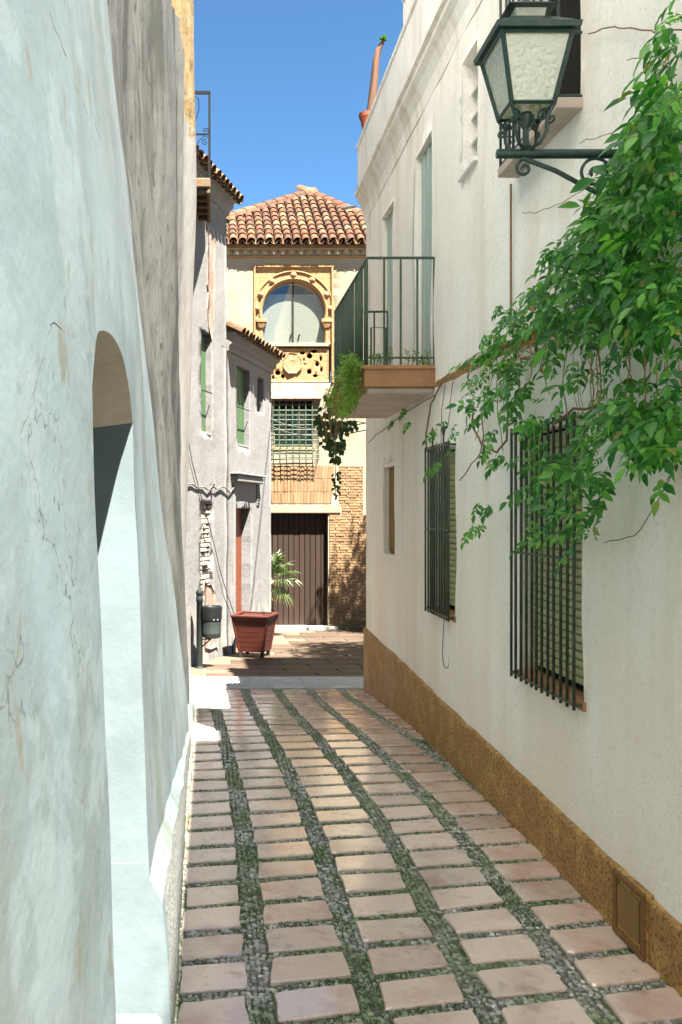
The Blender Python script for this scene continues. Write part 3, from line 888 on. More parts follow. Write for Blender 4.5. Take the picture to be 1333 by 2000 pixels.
# upper barred box window behind the lantern
y0, z0, y1, z1 = WIN['w2']
MB().box((XR + .16, y0 - .01, z0 - .01), (XR + .19, y1 + .01, z1 + .01)).build('window', MAT['dark'], rh)
one_box('sill', (XR - .115, y0 - .03, z0 - .055), (XR + .1, y1 + .03, z0 - .005), MAT['soffit'], rh, .005)
gr = MB()
fx = XR - .105
def hoop(zz): return [(XR + .03, y0 - .014, zz), (fx, y0 - .014, zz), (fx, y1 + .014, zz), (XR + .03, y1 + .014, zz)]
w2g = gr.tube(hoop(z0 + .006), .008, 4).build('window_grille', MAT['lamp_iron'], rh)
for zz in (z0 + .30, z1): MB().tube(hoop(zz), .008, 4).build('crossbar', MAT['lamp_iron'], w2g)
vbars(w2g, fx, [y0 - .012 + (y1 - y0 + .024)*i/8 for i in range(9)], z0 - .005, z1 + .03, .0075, MAT['lamp_iron'])
vbars(w2g, XR - .055, [y1 + .014], z0 - .005, z1 + .03, .0075, MAT['lamp_iron'])
def spiral(c, r0, turns, start, ax, az, n=26, r1=.15):
    pts_ = []
    for i in range(n + 1):
        t = i / n
        a = start + turns * 2 * math.pi * t
        r = r0 * (1 - (1 - r1) * t)
        pts_.append(Vector(c) + Vector(ax) * r * math.cos(a) + Vector(az) * r * math.sin(a))
    return pts_
for i in range(3):
    MB().tube(spiral((fx + .05, y1 + .02, z0 + .06 + i * .085), .035, 1.3, 0, (1, 0, 0), (0, 0, 1)), .005, 5).build('scroll', MAT['lamp_iron'], w2g)
# balcony
BY0, BY1, BX = 7.08, 9.05, 1.156
bal = MB().box((BX, BY0, 2.70), (XR + .05, BY1, 2.853), bevel=.008).build('balcony_slab', MAT['slab_brown'], rh)
one_box('slab_soffit', (BX + .03, BY0 + .03, 2.655), (XR, BY1 - .03, 2.702), MAT['soffit'], bal, .01)
one_box('slab_edge', (BX - .015, BY0 - .015, 2.835), (XR - .003, BY1 + .015, 2.868), MAT['slab_brown'], bal, .006)
rl = MB()
for zz, r in ((3.70, .011), (2.93, .008)):
    rl.tube([(XR, BY0 + .03, zz), (BX + .03, BY0 + .03, zz)], r, 6)
    rl.tube([(BX + .03, BY0 + .03, zz), (BX + .03, BY1 - .03, zz)], r, 6)
    rl.tube([(BX + .03, BY1 - .03, zz), (XR, BY1 - .03, zz)], r, 6)
rail = rl.build('balcony_railing', MAT['green_iron'], rh)
vbars(rail, BX + .03, [BY0 + .03 + (BY1 - BY0 - .06) * i / 24 for i in range(25)], 2.865, 3.70, .0078, MAT['green_iron'])
for i in range(1, 5):
    xx = BX + .03 + i * .128
    MB().tube([(xx, BY0 + .03, 2.865), (xx, BY0 + .03, 3.70)], .0085, 6).build('bar', MAT['green_iron'], rail)
    MB().tube([(xx, BY1 - .03, 2.865), (xx, BY1 - .03, 3.70)], .0085, 6).build('bar', MAT['green_iron'], rail)
MB().tube([(1.28, 7.5, 2.87), (1.28, 7.5, 3.24), (1.40, 7.5, 3.24), (1.40, 7.5, 2.87)], .008, 6).build('plant_stand_frame', MAT['green_iron'], rail)
# wiring on the house
tag(MB().tube([(XR - .014, 5.23, z) for z in (3.6, 3.2, 2.8, 2.75)], .006, 6).build('wall_cable', MAT['tendril']), 'thin brown cable running down the white wall below the lantern', 'cable')
wl = [(XR - .02 + .002*i, 6.72 + .10*math.sin(i/12*math.pi*2)*(.35 + .65*math.sin(i/12*math.pi)), .98 - .38*math.sin(i/12*math.pi)) for i in range(13)]
tag(MB().tube(wl, .003, 5).build('wire_loop', MAT['cable']), 'thin wire loop dangling under the middle barred window', 'wire')

# ------------------------------------------------------------------ near wall on the left
def XN(y, z):
    f = smooth(2.6, 7.0, y)
    x = -.20 - .036 * (z - .5) - f * .092 * max(0, z - .4) - .10 * smooth(2.0, .6, y)
    x -= .05 * (1 - f) * max(0, z - 2.3)
    return x
def XNb(y, z):
    p = Vector((y * .9, z * .8, 3.3))
    return XN(y, z) + .05 * smooth(4.5, 7, y) * mnoise.noise(Vector((y * .5, z * 1.1, 6.6))) + .016 * mnoise.noise(p) + .006 * mnoise.noise(p * 3.1)
MAT['recess_shade_lift'] = M_('shade_lifted_limewash', (.105, .134, .145), [((.085, .108, .116), 1.6, .42, .6, .8), ((.122, .15, .158), 4, .5, .7, .6)], rough=.92, bump=[(80, .08, .002), (2.4, .25, .03)], spec=.12)  # paler copy of the wall paint, lightening the recess shade by colour
nw = thing('whitewashed_wall', (-.6, 3, 0), 'bluish whitewashed leaning wall with arched recess, nearest on the left', 'wall')
DY0, DY1 = 1.94, 3.0
def arch_top(y):
    t = (y - DY0) / (DY1 - DY0)
    z = 2.10 + .10 * math.sin(math.pi * min(1, t * 1.05))**.8 - .02 * t
    z -= .10 * max(0, 1 - t / .14)**2 + .05 * max(0, 1 - (1 - t) / .10)**2
    return z
def grid_patch(ys, zfun, nz, xf, smooth_=True):
    vs = []; fs = []
    for y in ys:
        z0, z1 = zfun(y)
        for j in range(nz + 1):
            z = z0 + (z1 - z0) * j / nz
            vs.append((xf(y, z), y, z))
    m = nz + 1
    for i in range(len(ys) - 1):
        for j in range(nz):
            fs.append((i*m+j, i*m+j+1, (i+1)*m+j+1, (i+1)*m+j))
    return vs, fs
wm = MB()
ZW = 5.9
lin = lambda a, b, n: [a + (b - a) * i / n for i in range(n + 1)]
NE = 7.0
for vs, fs in (grid_patch(lin(-3, DY0, 50), lambda y: (-.2, ZW), 80, XNb), grid_patch(lin(DY0, DY1, 40), lambda y: (arch_top(y), ZW), 60, XNb),
               grid_patch(lin(DY1, NE, 60), lambda y: (-.4, ZW), 90, XNb)):
    wm.add(vs, fs, True)
# rounded far end of the wall
vs = []; fs = []
NZE = 90
for k in range(7):
    a = math.pi / 2 * k / 6
    for j in range(NZE + 1):
        z = -.4 + (ZW + .4) * j / NZE
        vs.append((XNb(NE, z) - .05 * (1 - math.cos(a)), NE + .05 * math.sin(a), z))
for j in range(NZE + 1):
    z = -.4 + (ZW + .4) * j / NZE
    vs.append((XNb(NE, z) - .6, NE + .05, z))
for k in range(7):
    for j in range(NZE):
        fs.append((k*(NZE+1)+j, k*(NZE+1)+j+1, (k+1)*(NZE+1)+j+1, (k+1)*(NZE+1)+j))
wm.add(vs, fs, True)
wm.build('wall_face', MAT['white_shade_blue'], nw)
# recess: far and near reveals, soffit, back
RD = .30
def reveal(y, name, mat=MAT['recess_shade_lift']):
    vs = []; fs = []
    nz, nx = 50, 6
    for i in range(nx + 1):
        for j in range(nz + 1):
            z = -.2 + (arch_top(y) + .2) * j / nz
            x = XNb(y, z) - RD * i / nx
            b = .006 * mnoise.noise(Vector((x*4, z*3, y)))
            e = .012 if i == 0 else 0
            vs.append((x, y + b + e*0, z))
    for i in range(nx):
        for j in range(nz): fs.append((i*(nz+1)+j, i*(nz+1)+j+1, (i+1)*(nz+1)+j+1, (i+1)*(nz+1)+j))
    me = pydata(vs, fs, True)
    return mesh_obj(name, me, mat, nw)
reveal(DY1, 'recess_reveal'); reveal(DY0, 'recess_reveal')
vs = []; fs = []
for y in lin(DY0, DY1, 40):
    for i in range(7):
        z = arch_top(y)
        vs.append((XNb(y, z) - RD * i / 6, y, z - (.006 * i)))
for i in range(40):
    for k in range(6): fs.append((i*7+k, i*7+k+1, (i+1)*7+k+1, (i+1)*7+k))
MAT['recess_soffit'] = M_('grey_brown_soffit', (.44, .39, .34), [((.36, .30, .24), 5, .45, .7, .7)], rough=.95, bump=[(30, .4, .01)], spec=.1)
mesh_obj('recess_soffit', pydata(vs, fs, True), MAT['recess_soffit'], nw)
one_box('recess_back', (-.75, DY0 - .05, -.2), (-.53, DY1 + .05, 2.3), MAT['recess_shade_lift'], nw)
one_box('doorstep', (-.62, DY0 + .01, -.2), (-.165, DY1 - .024, .13), MAT['white_shade_blue'], nw, .02)
# sloping base course along the foot of the wall
vs = []; fs = []
ysb = lin(DY1 - .004, 12.2, 100)
def led(y): return g(y) + .42 * (1 - smooth(2.6, 8.2, y)) + .05
for y in ysb:
    le = left_edge(y)
    n1 = .008 * mnoise.noise(Vector((y*3, 2, 1))); n2 = .008 * mnoise.noise(Vector((y*3, 9, 1)))
    zt = led(y) + n1
    xi = min(XN(min(y, NE), zt), le - .04) if y < NE else le - .05
    vs += [(le + .006 + n2, y, g(y) - .1), (le - .012 + n2, y, g(y) + (zt - g(y)) * .55), (xi + .03 + n2, y, zt), (xi - .04, y, zt + .13)]
for i in range(100):
    for k in range(2): fs.append((i*4+k, i*4+k+1, i*4+5+k, i*4+4+k))
mesh_obj('base_course', pydata(vs, fs, True), MAT['base_left'], nw)
vs2 = [vs[i*4+k] for i in range(101) for k in (2, 3)]
fs2 = [(i*2, i*2+1, i*2+3, i*2+2) for i in range(100)]
vs2 = [(x + .002, y, z + .003) for (x, y, z) in vs2]
mesh_obj('base_ledge', pydata(vs2, fs2, True), MAT['white_shade_blue'], nw)
ye = DY1 - .005; le_ = left_edge(DY1); zt_ = led(DY1); xi_ = min(XN(DY1, zt_), le_ - .04)
vs = [(le_ + .006, ye, -.15), (le_ - .012, ye, zt_ * .55), (xi_ + .032, ye, zt_ + .004), (xi_ - .04, ye, zt_ + .135), (-.52, ye, zt_ + .135), (-.52, ye, -.15)]
mesh_obj('base_end', pydata(vs + [(x, y + .1, z) for x, y, z in vs], [(0, 1, 2, 3, 4, 5), (0, 6, 7, 1), (1, 7, 8, 2), (2, 8, 9, 3), (3, 9, 10, 4)]), MAT['recess_shade_lift'], nw)
one_box('added_bounce_storey', (-3.0, -3, 5.92), (-.95, 7.0, 13.0), MAT['white_smooth'], nw)  # unseen white storey added to bounce sunlight onto the right wall
one_box('added_bounce_wall', (-2.2, -16, -.2), (-.62, -3.02, 12.5), MAT['white_smooth'], nw)  # unseen white wall behind the camera, added for its bounce light
# cracks and chips in the plaster
def wall_line(uv, r, name, mat=MAT['crack'], jit=3.0):
    r *= .55
    p = []
    for (u0, v0), (u1, v1) in zip(uv, uv[1:]):
        n = max(2, int(math.dist((u0, v0), (u1, v1)) / 14))
        for k in range(n):
            t = k / n
            uu = u0 + (u1-u0)*t + random.uniform(-jit, jit); vv = v0 + (v1-v0)*t + random.uniform(-jit, jit)
            y = 3.0
            for _ in range(40):
                x = XNb(y, PZ(vv, y)); y = y*.6 + .4 * min(8, max(.6, x * F / (uu - VU)))
            p.append((XNb(y, PZ(vv, y)) - r * .7, y, PZ(vv, y)))
    rr = [r * random.uniform(.5, 1.25) for _ in p]; rr[0] = rr[-1] = r * .15
    MB().tube(p, rr, 5).build(name, mat, nw)
wall_line([(0, 838), (12, 868), (30, 884)], .004, 'crack')
wall_line([(30, 884), (58, 800), (100, 640), (104, 628), (140, 668)], .0016, 'crack')
wall_line([(93, 15), (128, 110), (165, 205), (236, 350)], .0016, 'crack')
wall_line([(182, 140), (186, 190), (190, 240)], .0025, 'crack')

# ------------------------------------------------------------------ rough wall beyond it
RYA, RYB = 6.9, 12.45
ow = thing('weathered_wall', (-.7, 9.7, g(9.7)), 'tall grey weathered wall with rippled render, stained ochre at its top', 'wall')
def XRW(y, z):
    t = (y - RYA) / (RYB - RYA)
    xa = XNb(7.0, z) - .045
    k = [(-1, -.43), (-.1, -.42), (1.74, -.385), (3.8, -.33), (5.9, -.296), (9, -.275)]
    xb = k[-1][1]
    for (z0, x0), (z1, x1) in zip(k, k[1:]):
        if z < z1:
            xb = x0 + (x1 - x0) * (z - z0) / (z1 - z0); break
    x = xa + (xb - xa) * t
    x += .050 * math.sin(math.pi * t) * 0
    w = mnoise.noise(Vector((y * 1.5 + .14*z, z * .16, 8.0))) * .27 + mnoise.noise(Vector((y * 4.0 + .3*z, z * .5, 2.0))) * .035 + mnoise.noise(Vector((y * 9, z * 3.5, 5.0))) * .009
    x += w * smooth(RYA, RYA + .6, y) * (1 - .55 * smooth(11.5, 12.4, y)) * (.35 + .65*smooth(0, 3.5, z))
    return x
vs, fs = grid_patch(lin(RYA, RYB, 120), lambda y: (-.8, 8.6), 180, XRW)
wm = MB().add(vs, fs, True)
vs = []; fs = []
for k in range(6):
    for j in range(101):
        z = -.8 + 9.4 * j / 100
        a = math.pi/2 * min(k, 4) / 4
        vs.append((XRW(RYB, z) - .06 * (1 - math.cos(a)) - (1.2 if k == 5 else 0), RYB + .06 * math.sin(a), z))
for k in range(5):
    for j in range(100): fs.append((k*101+j, k*101+j+1, (k+1)*101+j+1, (k+1)*101+j))
wm.add(vs, fs, True)
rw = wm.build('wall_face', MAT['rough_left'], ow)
rw.data.materials.append(MAT['ochre_top'])
for p_ in rw.data.polygons:
    c_ = p_.center
    lim = 6.75 + max(0, (12.1 - c_.y)) * 1.3 + .35 * mnoise.noise(Vector((c_.y * 3, c_.z * 2.5, 1.0))) + .15 * mnoise.noise(Vector((c_.y * 9, c_.z * 8, 1.0)))
    if c_.y > 10.2 and c_.z > lim: p_.material_index = 1
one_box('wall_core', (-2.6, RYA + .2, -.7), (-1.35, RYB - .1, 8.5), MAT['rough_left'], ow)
one_box('added_bounce_storey', (-2.6, RYA + .12, 8.7), (-1.0, RYB + .3, 12.5), MAT['white_smooth'], ow)  # second unseen white storey, added to reflect light across the lane

# ------------------------------------------------------------------ white houses at the bend
S0 = Vector((-.42, 13.2)); A19 = R(19)
DIR = Vector((math.sin(A19), math.cos(A19))); NRM = Vector((math.cos(A19), -math.sin(A19)))
def mapH(s, z, t):
    p = S0 + DIR * s + NRM * t
    return (p.x, p.y, z)
def SU(u):
    k = (u - VU) / F
    return (-S0.x + S0.y * k) / (DIR.x - DIR.y * k)
HM = Matrix(((DIR.x, -NRM.x, 0, S0.x), (DIR.y, -NRM.y, 0, S0.y), (0, 0, 1, 0), (0, 0, 0, 1)))   # local (s, depth, z)
SB = SU(443); SE = SU(530)
ha = thing('white_corner_house', (*(S0 + DIR * .6), g(13.5)), 'tall pale house with iron balcony under the eaves, behind the litter bin', 'house')
hb = thing('low_white_house', (*(S0 + DIR * 3.2), g(16)), 'lower pale house with tiled eave and doorway behind the planter', 'house')
ZA, ZB = 6.62, 4.42
wa1 = (SU(393), 2.95, SU(413), 4.48); wa2 = (SU(393), .45, SU(415), 1.87)
panel('wall', MAT['white_house'], ha, mapH, rect(-1.6, -1.1, SB, ZA), [wob(rect(*wa1), .01), wob(rect(*wa2), .05)], thick=.2, grid=.15, amp=.016, nscale=1.5, edge=.1)
panel('side_wall', MAT['white_house'], ha, lambda a, b, t: mapH(SB - .003 + t, b, -a), rect(.004, ZB, 3.5, ZA + .4), thick=.2)
wb1 = (SU(463), 2.89, SU(487), 4.22); wb2 = (SU(503), 3.56, SU(515), 4.2); db = (SU(461), -.9, SU(490), 1.80)
panel('wall', MAT['white_house'], hb, mapH, [(SB + .002, -1.2), (SE, -1.2), (SE, ZB), (SB + .002, ZB)], [wob(rect(*wb1), .008), wob(rect(*wb2), .008), wob([(db[0], -1.0), (db[2], -1.0), (db[2], db[3]), (db[0], db[3])], .01)], thick=.2, grid=.15, amp=.012, nscale=1.5, edge=.1)
panel('end_wall', MAT['white_house'], hb, lambda a, b, t: mapH(SE - .004 + t, b, -a), rect(.004, -1.2, 3.0, ZB), thick=.2)
def hbox(name, s0, d0, z0, s1, d1, z1, mat, parent, bevel=.0):
    return one_box(name, (s0, d0, z0), (s1, d1, z1), mat, parent, bevel, HM)
# shutters in the openings
for (w, p) in ((wa1, ha), (wb1, hb)):
    fr = hbox('shutter', w[0] - .01, .115, w[1] - .01, w[2] + .01, .135, w[3] + .01, MAT['shutter_green'], p)
    for i in range(4):
        hbox('board', w[0] + (w[2]-w[0])*i/4 + .004, .09, w[1] + .02, w[0] + (w[2]-w[0])*(i+1)/4 - .004, .113, w[3] - .02, MAT['shutter_green'], fr, .004)
    hbox('sill', w[0] + .005, -.006, w[1] - .03, w[2] - .005, .11, w[1] + .008, MAT['white_house'], p, .005)
    MB().tube([HM @ Vector((w[0] + .01, .0, w[1] + .62)), HM @ Vector((w[0] + .05, -.03, w[1] + .62)), HM @ Vector((w[2] - .06, -.03, w[1] + .62))], .008, 6).build('guard_rail', MAT['iron'], p)
hbox('shutter', wb2[0] - .01, .13, wb2[1] - .01, wb2[2] + .01, .15, wb2[3] + .01, MAT['white_house'], hb)
# exposed brick in the broken niche
nb_ = MB()
zz = .36
while zz < 1.95:
    h_ = random.uniform(.05, .065); s_ = wa2[0] - .06
    while s_ < wa2[2] + .08:
        l_ = random.uniform(.14, .24)
        nb_.box((s_, .05 + random.uniform(-.03, .02), zz), (s_ + l_, .2, zz + h_), HM, .008)
        s_ += l_ + .012
    zz += h_ + .014
o = nb_.build('exposed_brick', MAT['old_brick'], ha); o['kind'] = 'stuff'
hbox('niche_back', wa2[0] - .1, .1, .3, wa2[2] + .1, .19, 2.0, MAT['mortar'], ha)
# doorway of the low house
hbox('door', db[0] - .01, .17, -1.0, db[2] + .01, .2, db[3] + .01, MAT['wood_red'], hb)
hbox('door_frame', db[0] + .002, .05, -1.0, db[0] + .09, .168, db[3] - .01, MAT['wood_red'], hb, .008)
hbox('door_frame', db[0] + .09, .12, -1.0, db[0] + .16, .169, db[3] - .012, MAT['wood_red'], hb, .008)
hbox('door_hood', SU(452), -.12, 2.24, SU(503), .02, 2.36, MAT['white_house'], hb, .02)
hbox('hood_ledge', SU(450), -.15, 2.361, SU(505), .02, 2.40, MAT['white_house'], hb, .012)
hbox('wall_band', SU(456) - .05, -.035, -.7, SU(456) + .05, .01, 2.2, MAT['white_house'], hb, .01)
vent = hbox('wall_vent', SU(501), -.02, 1.86, SU(506), .01, 2.42, MAT['white_house'], hb, .004)
for i in range(10):
    hbox('slot', SU(501) + .015, -.026, 1.89 + i*.052, SU(506) - .015, -.018, 1.91 + i*.052, MAT['dark'], vent)
# rust stain strip below the balcony of the tall house
panel('stained_patch', MAT['stain_plaster'], ha, mapH_t := (lambda s, z, t: mapH(s, z, t + .018)), wob([(SU(406), 4.6), (SU(413), 4.4), (SU(418), 5.2), (SU(419), 6.0), (SU(404), 6.1)], .05), thick=.03, grid=.12, amp=.006)
panel('stained_patch', MAT['stain_plaster'], ha, lambda s, z, t: mapH(s, z, t + .016), wob([(SU(400), -.3), (SU(425), -.4), (SU(421), .5), (SU(399), .7)], .06), thick=.03, grid=.12, amp=.006)

# barrel tiles
def tile_mesh(r0, r1, L, th=.014, n=6):
    vs = []; fs = []
    for (y, r) in ((0, r0), (L, r1)):
        for rr in (r, r - th):
            for k in range(n + 1):
                a = math.pi * k / n
                vs.append((rr * math.cos(a), y, rr * math.sin(a)))
    m = n + 1
    for k in range(n):
        fs.append((k, k+1, 2*m+k+1, 2*m+k))
        fs.append((m+k+1, m+k, 3*m+k, 3*m+k+1))
        fs.append((k+1, k, m+k, m+k+1))
    me = pydata(vs, fs)
    return me
COVER = tile_mesh(.092, .074, .44); PAN = tile_mesh(.092, .078, .44)
COVERD = COVER.copy(); PAND = PAN.copy()
def frame(o, a, d):
    n = Vector(a).cross(Vector(d)).normalized()
    m = Matrix.Identity(4)
    for i in range(3):
        m[i][0] = a[i]; m[i][1] = d[i]; m[i][2] = n[i]; m[i][3] = o[i]
    return m
def tile_col(parent, o, a, d, nrow, cover, pan, mat, rowlen=.33, pitch=.195, do_pan=True):
    a = Vector(a).normalized(); d = Vector(d).normalized()
    n = a.cross(d).normalized()
    for r in range(nrow):
        p = Vector(o) + d * (r * rowlen + random.uniform(-.012, .012)) + a * random.uniform(-.006, .006) + n * (.012*0)
        dd = (d - n * .045).normalized()
        mesh_obj('roof_tile', cover, mat, parent, frame(p + n * .028, a, dd) @ Matrix.Rotation(random.uniform(-.03, .03), 4, 'Z'))
        if do_pan:
            pm = frame(p + a * pitch / 2 + n * .062 - d * .03, a, dd) @ Matrix.Rotation(math.pi, 4, 'Y')
            mesh_obj('roof_tile', pan, mat, parent, pm)
# eaves of the two pale houses
def eave_roof(parent, s0, s1, z, over, nrow, slope=R(24)):
    up = Vector((-NRM.x * math.cos(slope), -NRM.y * math.cos(slope), math.sin(slope)))
    al = Vector((-DIR.x, -DIR.y, 0))
    e0 = S0 + DIR * s0 + NRM * over; e1 = S0 + DIR * s1 + NRM * over
    nrm = al.cross(up).normalized()
    L_ = nrow * .33 + .1
    vs = [(e0.x, e0.y, z), (e1.x, e1.y, z)]
    vs += [tuple(Vector(v) + up * L_) for v in vs[::-1]]
    vs += [tuple(Vector(v) - Vector((0, 0, .05))) for v in vs]
    vs = [tuple(Vector(v) + up * .05 - nrm * .02) for v in vs]
    roof = mesh_obj('roof', pydata(vs, [(0,1,2,3), (7,6,5,4), (0,4,5,1), (1,5,6,2), (2,6,7,3), (3,7,4,0)]), MAT['soffit'], parent)
    n = int((s1 - s0) / .195)
    for i in range(n):
        p = S0 + DIR * (s0 + .1 + i * .195) + NRM * over
        tile_col(roof, (p.x, p.y, z), al, up, nrow, COVERD, PAND, MAT['tile_dark'])
    return roof
ra = eave_roof(ha, -1.2, SB + .22, 6.86, .25, 3)
rb = eave_roof(hb, SB + .02, SE + .18, 4.72, .27, 3)
def hcorn(parent, s0, s1, prof):
    vs = []; fs = []; m = len(prof); n = 20
    for i in range(n + 1):
        s = s0 + (s1 - s0) * i / n
        for (t, z) in prof: vs.append(mapH(s, z + .006*mnoise.noise(Vector((s*3, z*9, t))), t))
    for i in range(n):
        for k in range(m):
            k2 = (k + 1) % m; fs.append((i*m+k, i*m+k2, (i+1)*m+k2, (i+1)*m+k))
    fs.append(tuple(range(m))); fs.append(tuple(n*m+k for k in range(m))[::-1])
    mesh_obj('eave_cornice', pydata(vs, fs), MAT['white_house'], parent)
hcorn(ha, -1.6, SB + .06, [(-.1, 6.56), (.02, 6.58), (.05, 6.66), (.10, 6.70), (.10, 6.76), (.16, 6.79), (.16, 6.83), (-.1, 6.84)])
hcorn(hb, SB + .01, SE + .06, [(-.1, 4.36), (.03, 4.38), (.04, 4.46), (.09, 4.49), (.09, 4.56), (.16, 4.60), (.16, 4.67), (-.1, 4.68)])
# iron balcony of the tall house
sl = one_box('balcony_slab', (-.75, 12.56, 6.16), (-.045, 13.9, 6.30), MAT['rust_slab'], ha, .02)
for i in range(5):
    one_box('soffit_beam', (-.70, 12.62 + i*.28, 6.10), (-.075, 12.70 + i*.28, 6.162), MAT['rust_slab'], sl, .01)
one_box('soffit_beam', (-.10, 12.58, 6.09), (-.05, 13.88, 6.163), MAT['rust_slab'], sl, .01)
rl = MB()
rl.box((-.7, 12.60, 7.46), (-.045, 12.63, 7.50)); rl.box((-.075, 12.60, 6.29), (-.045, 12.63, 7.47)); rl.box((-.7, 12.605, 6.90), (-.06, 12.625, 6.92))
rl.box((-.072, 12.63, 7.465), (-.048, 13.86, 7.495)); rl.box((-.072, 13.83, 6.29), (-.048, 13.86, 7.47))
hr = rl.build('balcony_railing', MAT['iron'], ha)
for (c, r0, t, st) in (((-.115, 12.615, 6.965), .04, 1.2, -.6), ((-.12, 12.615, 6.80), .045, 1.2, 1.2), ((-.33, 12.615, 7.42), .04, 1.2, 2.2), ((-.15, 12.615, 6.35), .05, 1.1, 2.0)):
    MB().tube(spiral(c, r0, t, st, (1, 0, 0), (0, 0, 1)), .006, 5).build('scroll', MAT['iron'], hr)
MB().tube([(-.30, 12.615, 7.45), (-.21, 12.615, 7.40), (-.20, 12.615, 7.25), (-.27, 12.615, 7.05), (-.28, 12.615, 6.97), (-.24, 12.615, 6.915)], .006, 5).build('scroll', MAT['iron'], hr)
MB().tube([(-.06, 12.615, 6.86), (-.13, 12.615, 6.89), (-.22, 12.615, 6.80), (-.24, 12.615, 6.6), (-.20, 12.615, 6.42), (-.07, 12.615, 6.33)], .006, 5).build('scroll', MAT['iron'], hr)
# cables on these houses
cp = []
for (u, v) in ((362, 946), (372, 945), (382, 952), (395, 951), (404, 957), (412, 949), (420, 955), (430, 950), (438, 953), (446, 962), (453, 953)):
    s_ = SU(u); q = mapH(s_, 0, .03); cp.append((q[0], q[1], PZ(v, q[1])))
tag(MB().tube(cp, .012, 6).build('wall_cable', MAT['cable']), 'sagging black cable across the pale house above the broken niche', 'cable')
tag(MB().tube([Vector(cp[5]) + Vector((0, 0, .12)), Vector(cp[5]) + Vector((.03, -.02, .03)), Vector(cp[5]) + Vector((-.02, 0, -.05)), Vector(cp[5]) + Vector((.02, 0, -.12)), Vector(cp[5]) + Vector((-.05, 0, -.08))], .016, 6).build('cable_knot', MAT['cable']), 'tangled cable joint hanging on the pale house wall', 'cable')
cp = []
for (u, v) in ((363, 855), (372, 905), (385, 955), (395, 990), (414, 1060), (425, 1110), (440, 1160), (456, 1205)):
    s_ = SU(u); q = mapH(s_, 0, .035); cp.append((q[0], q[1], PZ(v, q[1])))
tag(MB().tube(cp, .008, 6).build('diagonal_cable', MAT['cable']), 'thin cable running diagonally down the pale house wall', 'cable')

# ------------------------------------------------------------------ palace facade at the end
YB = 20.0
SCL = F / YB
def BX_(u): return (u - VU) / SCL
def BZ_(v): return EYE - (v - VV) / SCL
def mapB(x, z, t): return (x, YB - t, z)
pal = thing('old_palace', (2.4, YB + 2, g(20)), 'cream and brick old palace with horseshoe arch window closing the lane', 'building')
def horseshoe(cx, cz, rad, zcap, hw, zb, n=40):
    a0 = math.asin((zcap - cz) / rad)       # negative: below the centre
    pts_ = []
    for i in range(n + 1):
        a = a0 + (math.pi - 2 * a0) * i / n
        pts_.append((cx + rad * math.cos(a), cz + rad * math.sin(a)))
    return [(cx + hw, zb), (cx + hw, zcap - .001)] + pts_ + [(cx - hw, zcap - .001), (cx - hw, zb)]
ACX, ACZ, AR = BX_(574), BZ_(609), 61 / SCL
ZCAP = BZ_(629); ZSILL = BZ_(671)
hs = horseshoe(ACX, ACZ, AR, ZCAP, 62.5 / SCL, ZSILL)
win = rect(BX_(537), BZ_(874), BX_(612), BZ_(781))
door = rect(BX_(500), -1.0, BX_(641), BZ_(1003))
eave_z = BZ_(486)
al = rect(BX_(497), BZ_(748), BX_(650), BZ_(521))
panel('wall', MAT['cream'], pal, mapB, rect(-1.6, -1.2, 9.0, eave_z), [al, win, door], thick=.30, grid=.22, amp=.012, edge=.2)
# ochre surround with the arch
panel('arch_surround', MAT['ochre'], pal, lambda x, z, t: mapB(x, z, t - .02), rect(BX_(497) + .002, BZ_(672), BX_(650) - .002, BZ_(521) - .002), [hs], thick=.36, grid=.1, amp=.008)
fr = MB()
for (a, b) in (((BX_(496), BZ_(521)), (BX_(651), BZ_(521))), ((BX_(497.5), BZ_(748)), (BX_(497.5), BZ_(521))), ((BX_(649.5), BZ_(748)), (BX_(649.5), BZ_(521)))):
    fr.box((min(a[0], b[0]) - .02, YB - .035, min(a[1], b[1]) - .02), (max(a[0], b[0]) + .02, YB + .01, max(a[1], b[1]) + .02), bevel=.01)
fr.build('frame_moulding', MAT['ochre'], pal)
def arc_mould(name, rad, r, a0, a1, t, mat):
    MB().tube([(ACX + rad*math.cos(a), YB - t, ACZ + rad*math.sin(a)) for a in lin(a0, a1, 40)], r, 6).build(name, mat, pal)
arc_mould('arch_moulding', 79 / SCL, .022, R(-8), R(188), -.01, MAT['ochre'])
arc_mould('arch_moulding', 65 / SCL, .030, R(-18), R(198), -.012, MAT['ochre'])
for an in (90, 60, 125, 28, 152, 5, 175):
    q = Vector((ACX + 72/SCL*math.cos(R(an)), YB + .0, ACZ + 72/SCL*math.sin(R(an))))
    MB().lathe((0, 0, 0), [(.012, -.035), (.055, -.02), (.07, 0), (.05, .03), (.015, .05)], 9, Matrix.Translation(q) @ Matrix.Rotation(R(90), 4, 'X')).build('carved_boss', MAT['ochre'], pal)
for sgn, uc in ((-1, 511), (1, 639)):
    xx = BX_(uc)
    cap = MB().frustum((xx, YB + .06), BZ_(640), .05, .07, BZ_(630), .10, .10)
    cap.box((xx - .12, YB - .05, BZ_(630) + .001), (xx + .12, YB + .16, BZ_(623)), bevel=.01)
    cap.build('capital', MAT['ochre'], pal)
    MB().tube([(xx, YB + .06, ZSILL), (xx, YB + .06, BZ_(640))], .048, 10).build('colonnette', MAT['ochre'], pal)
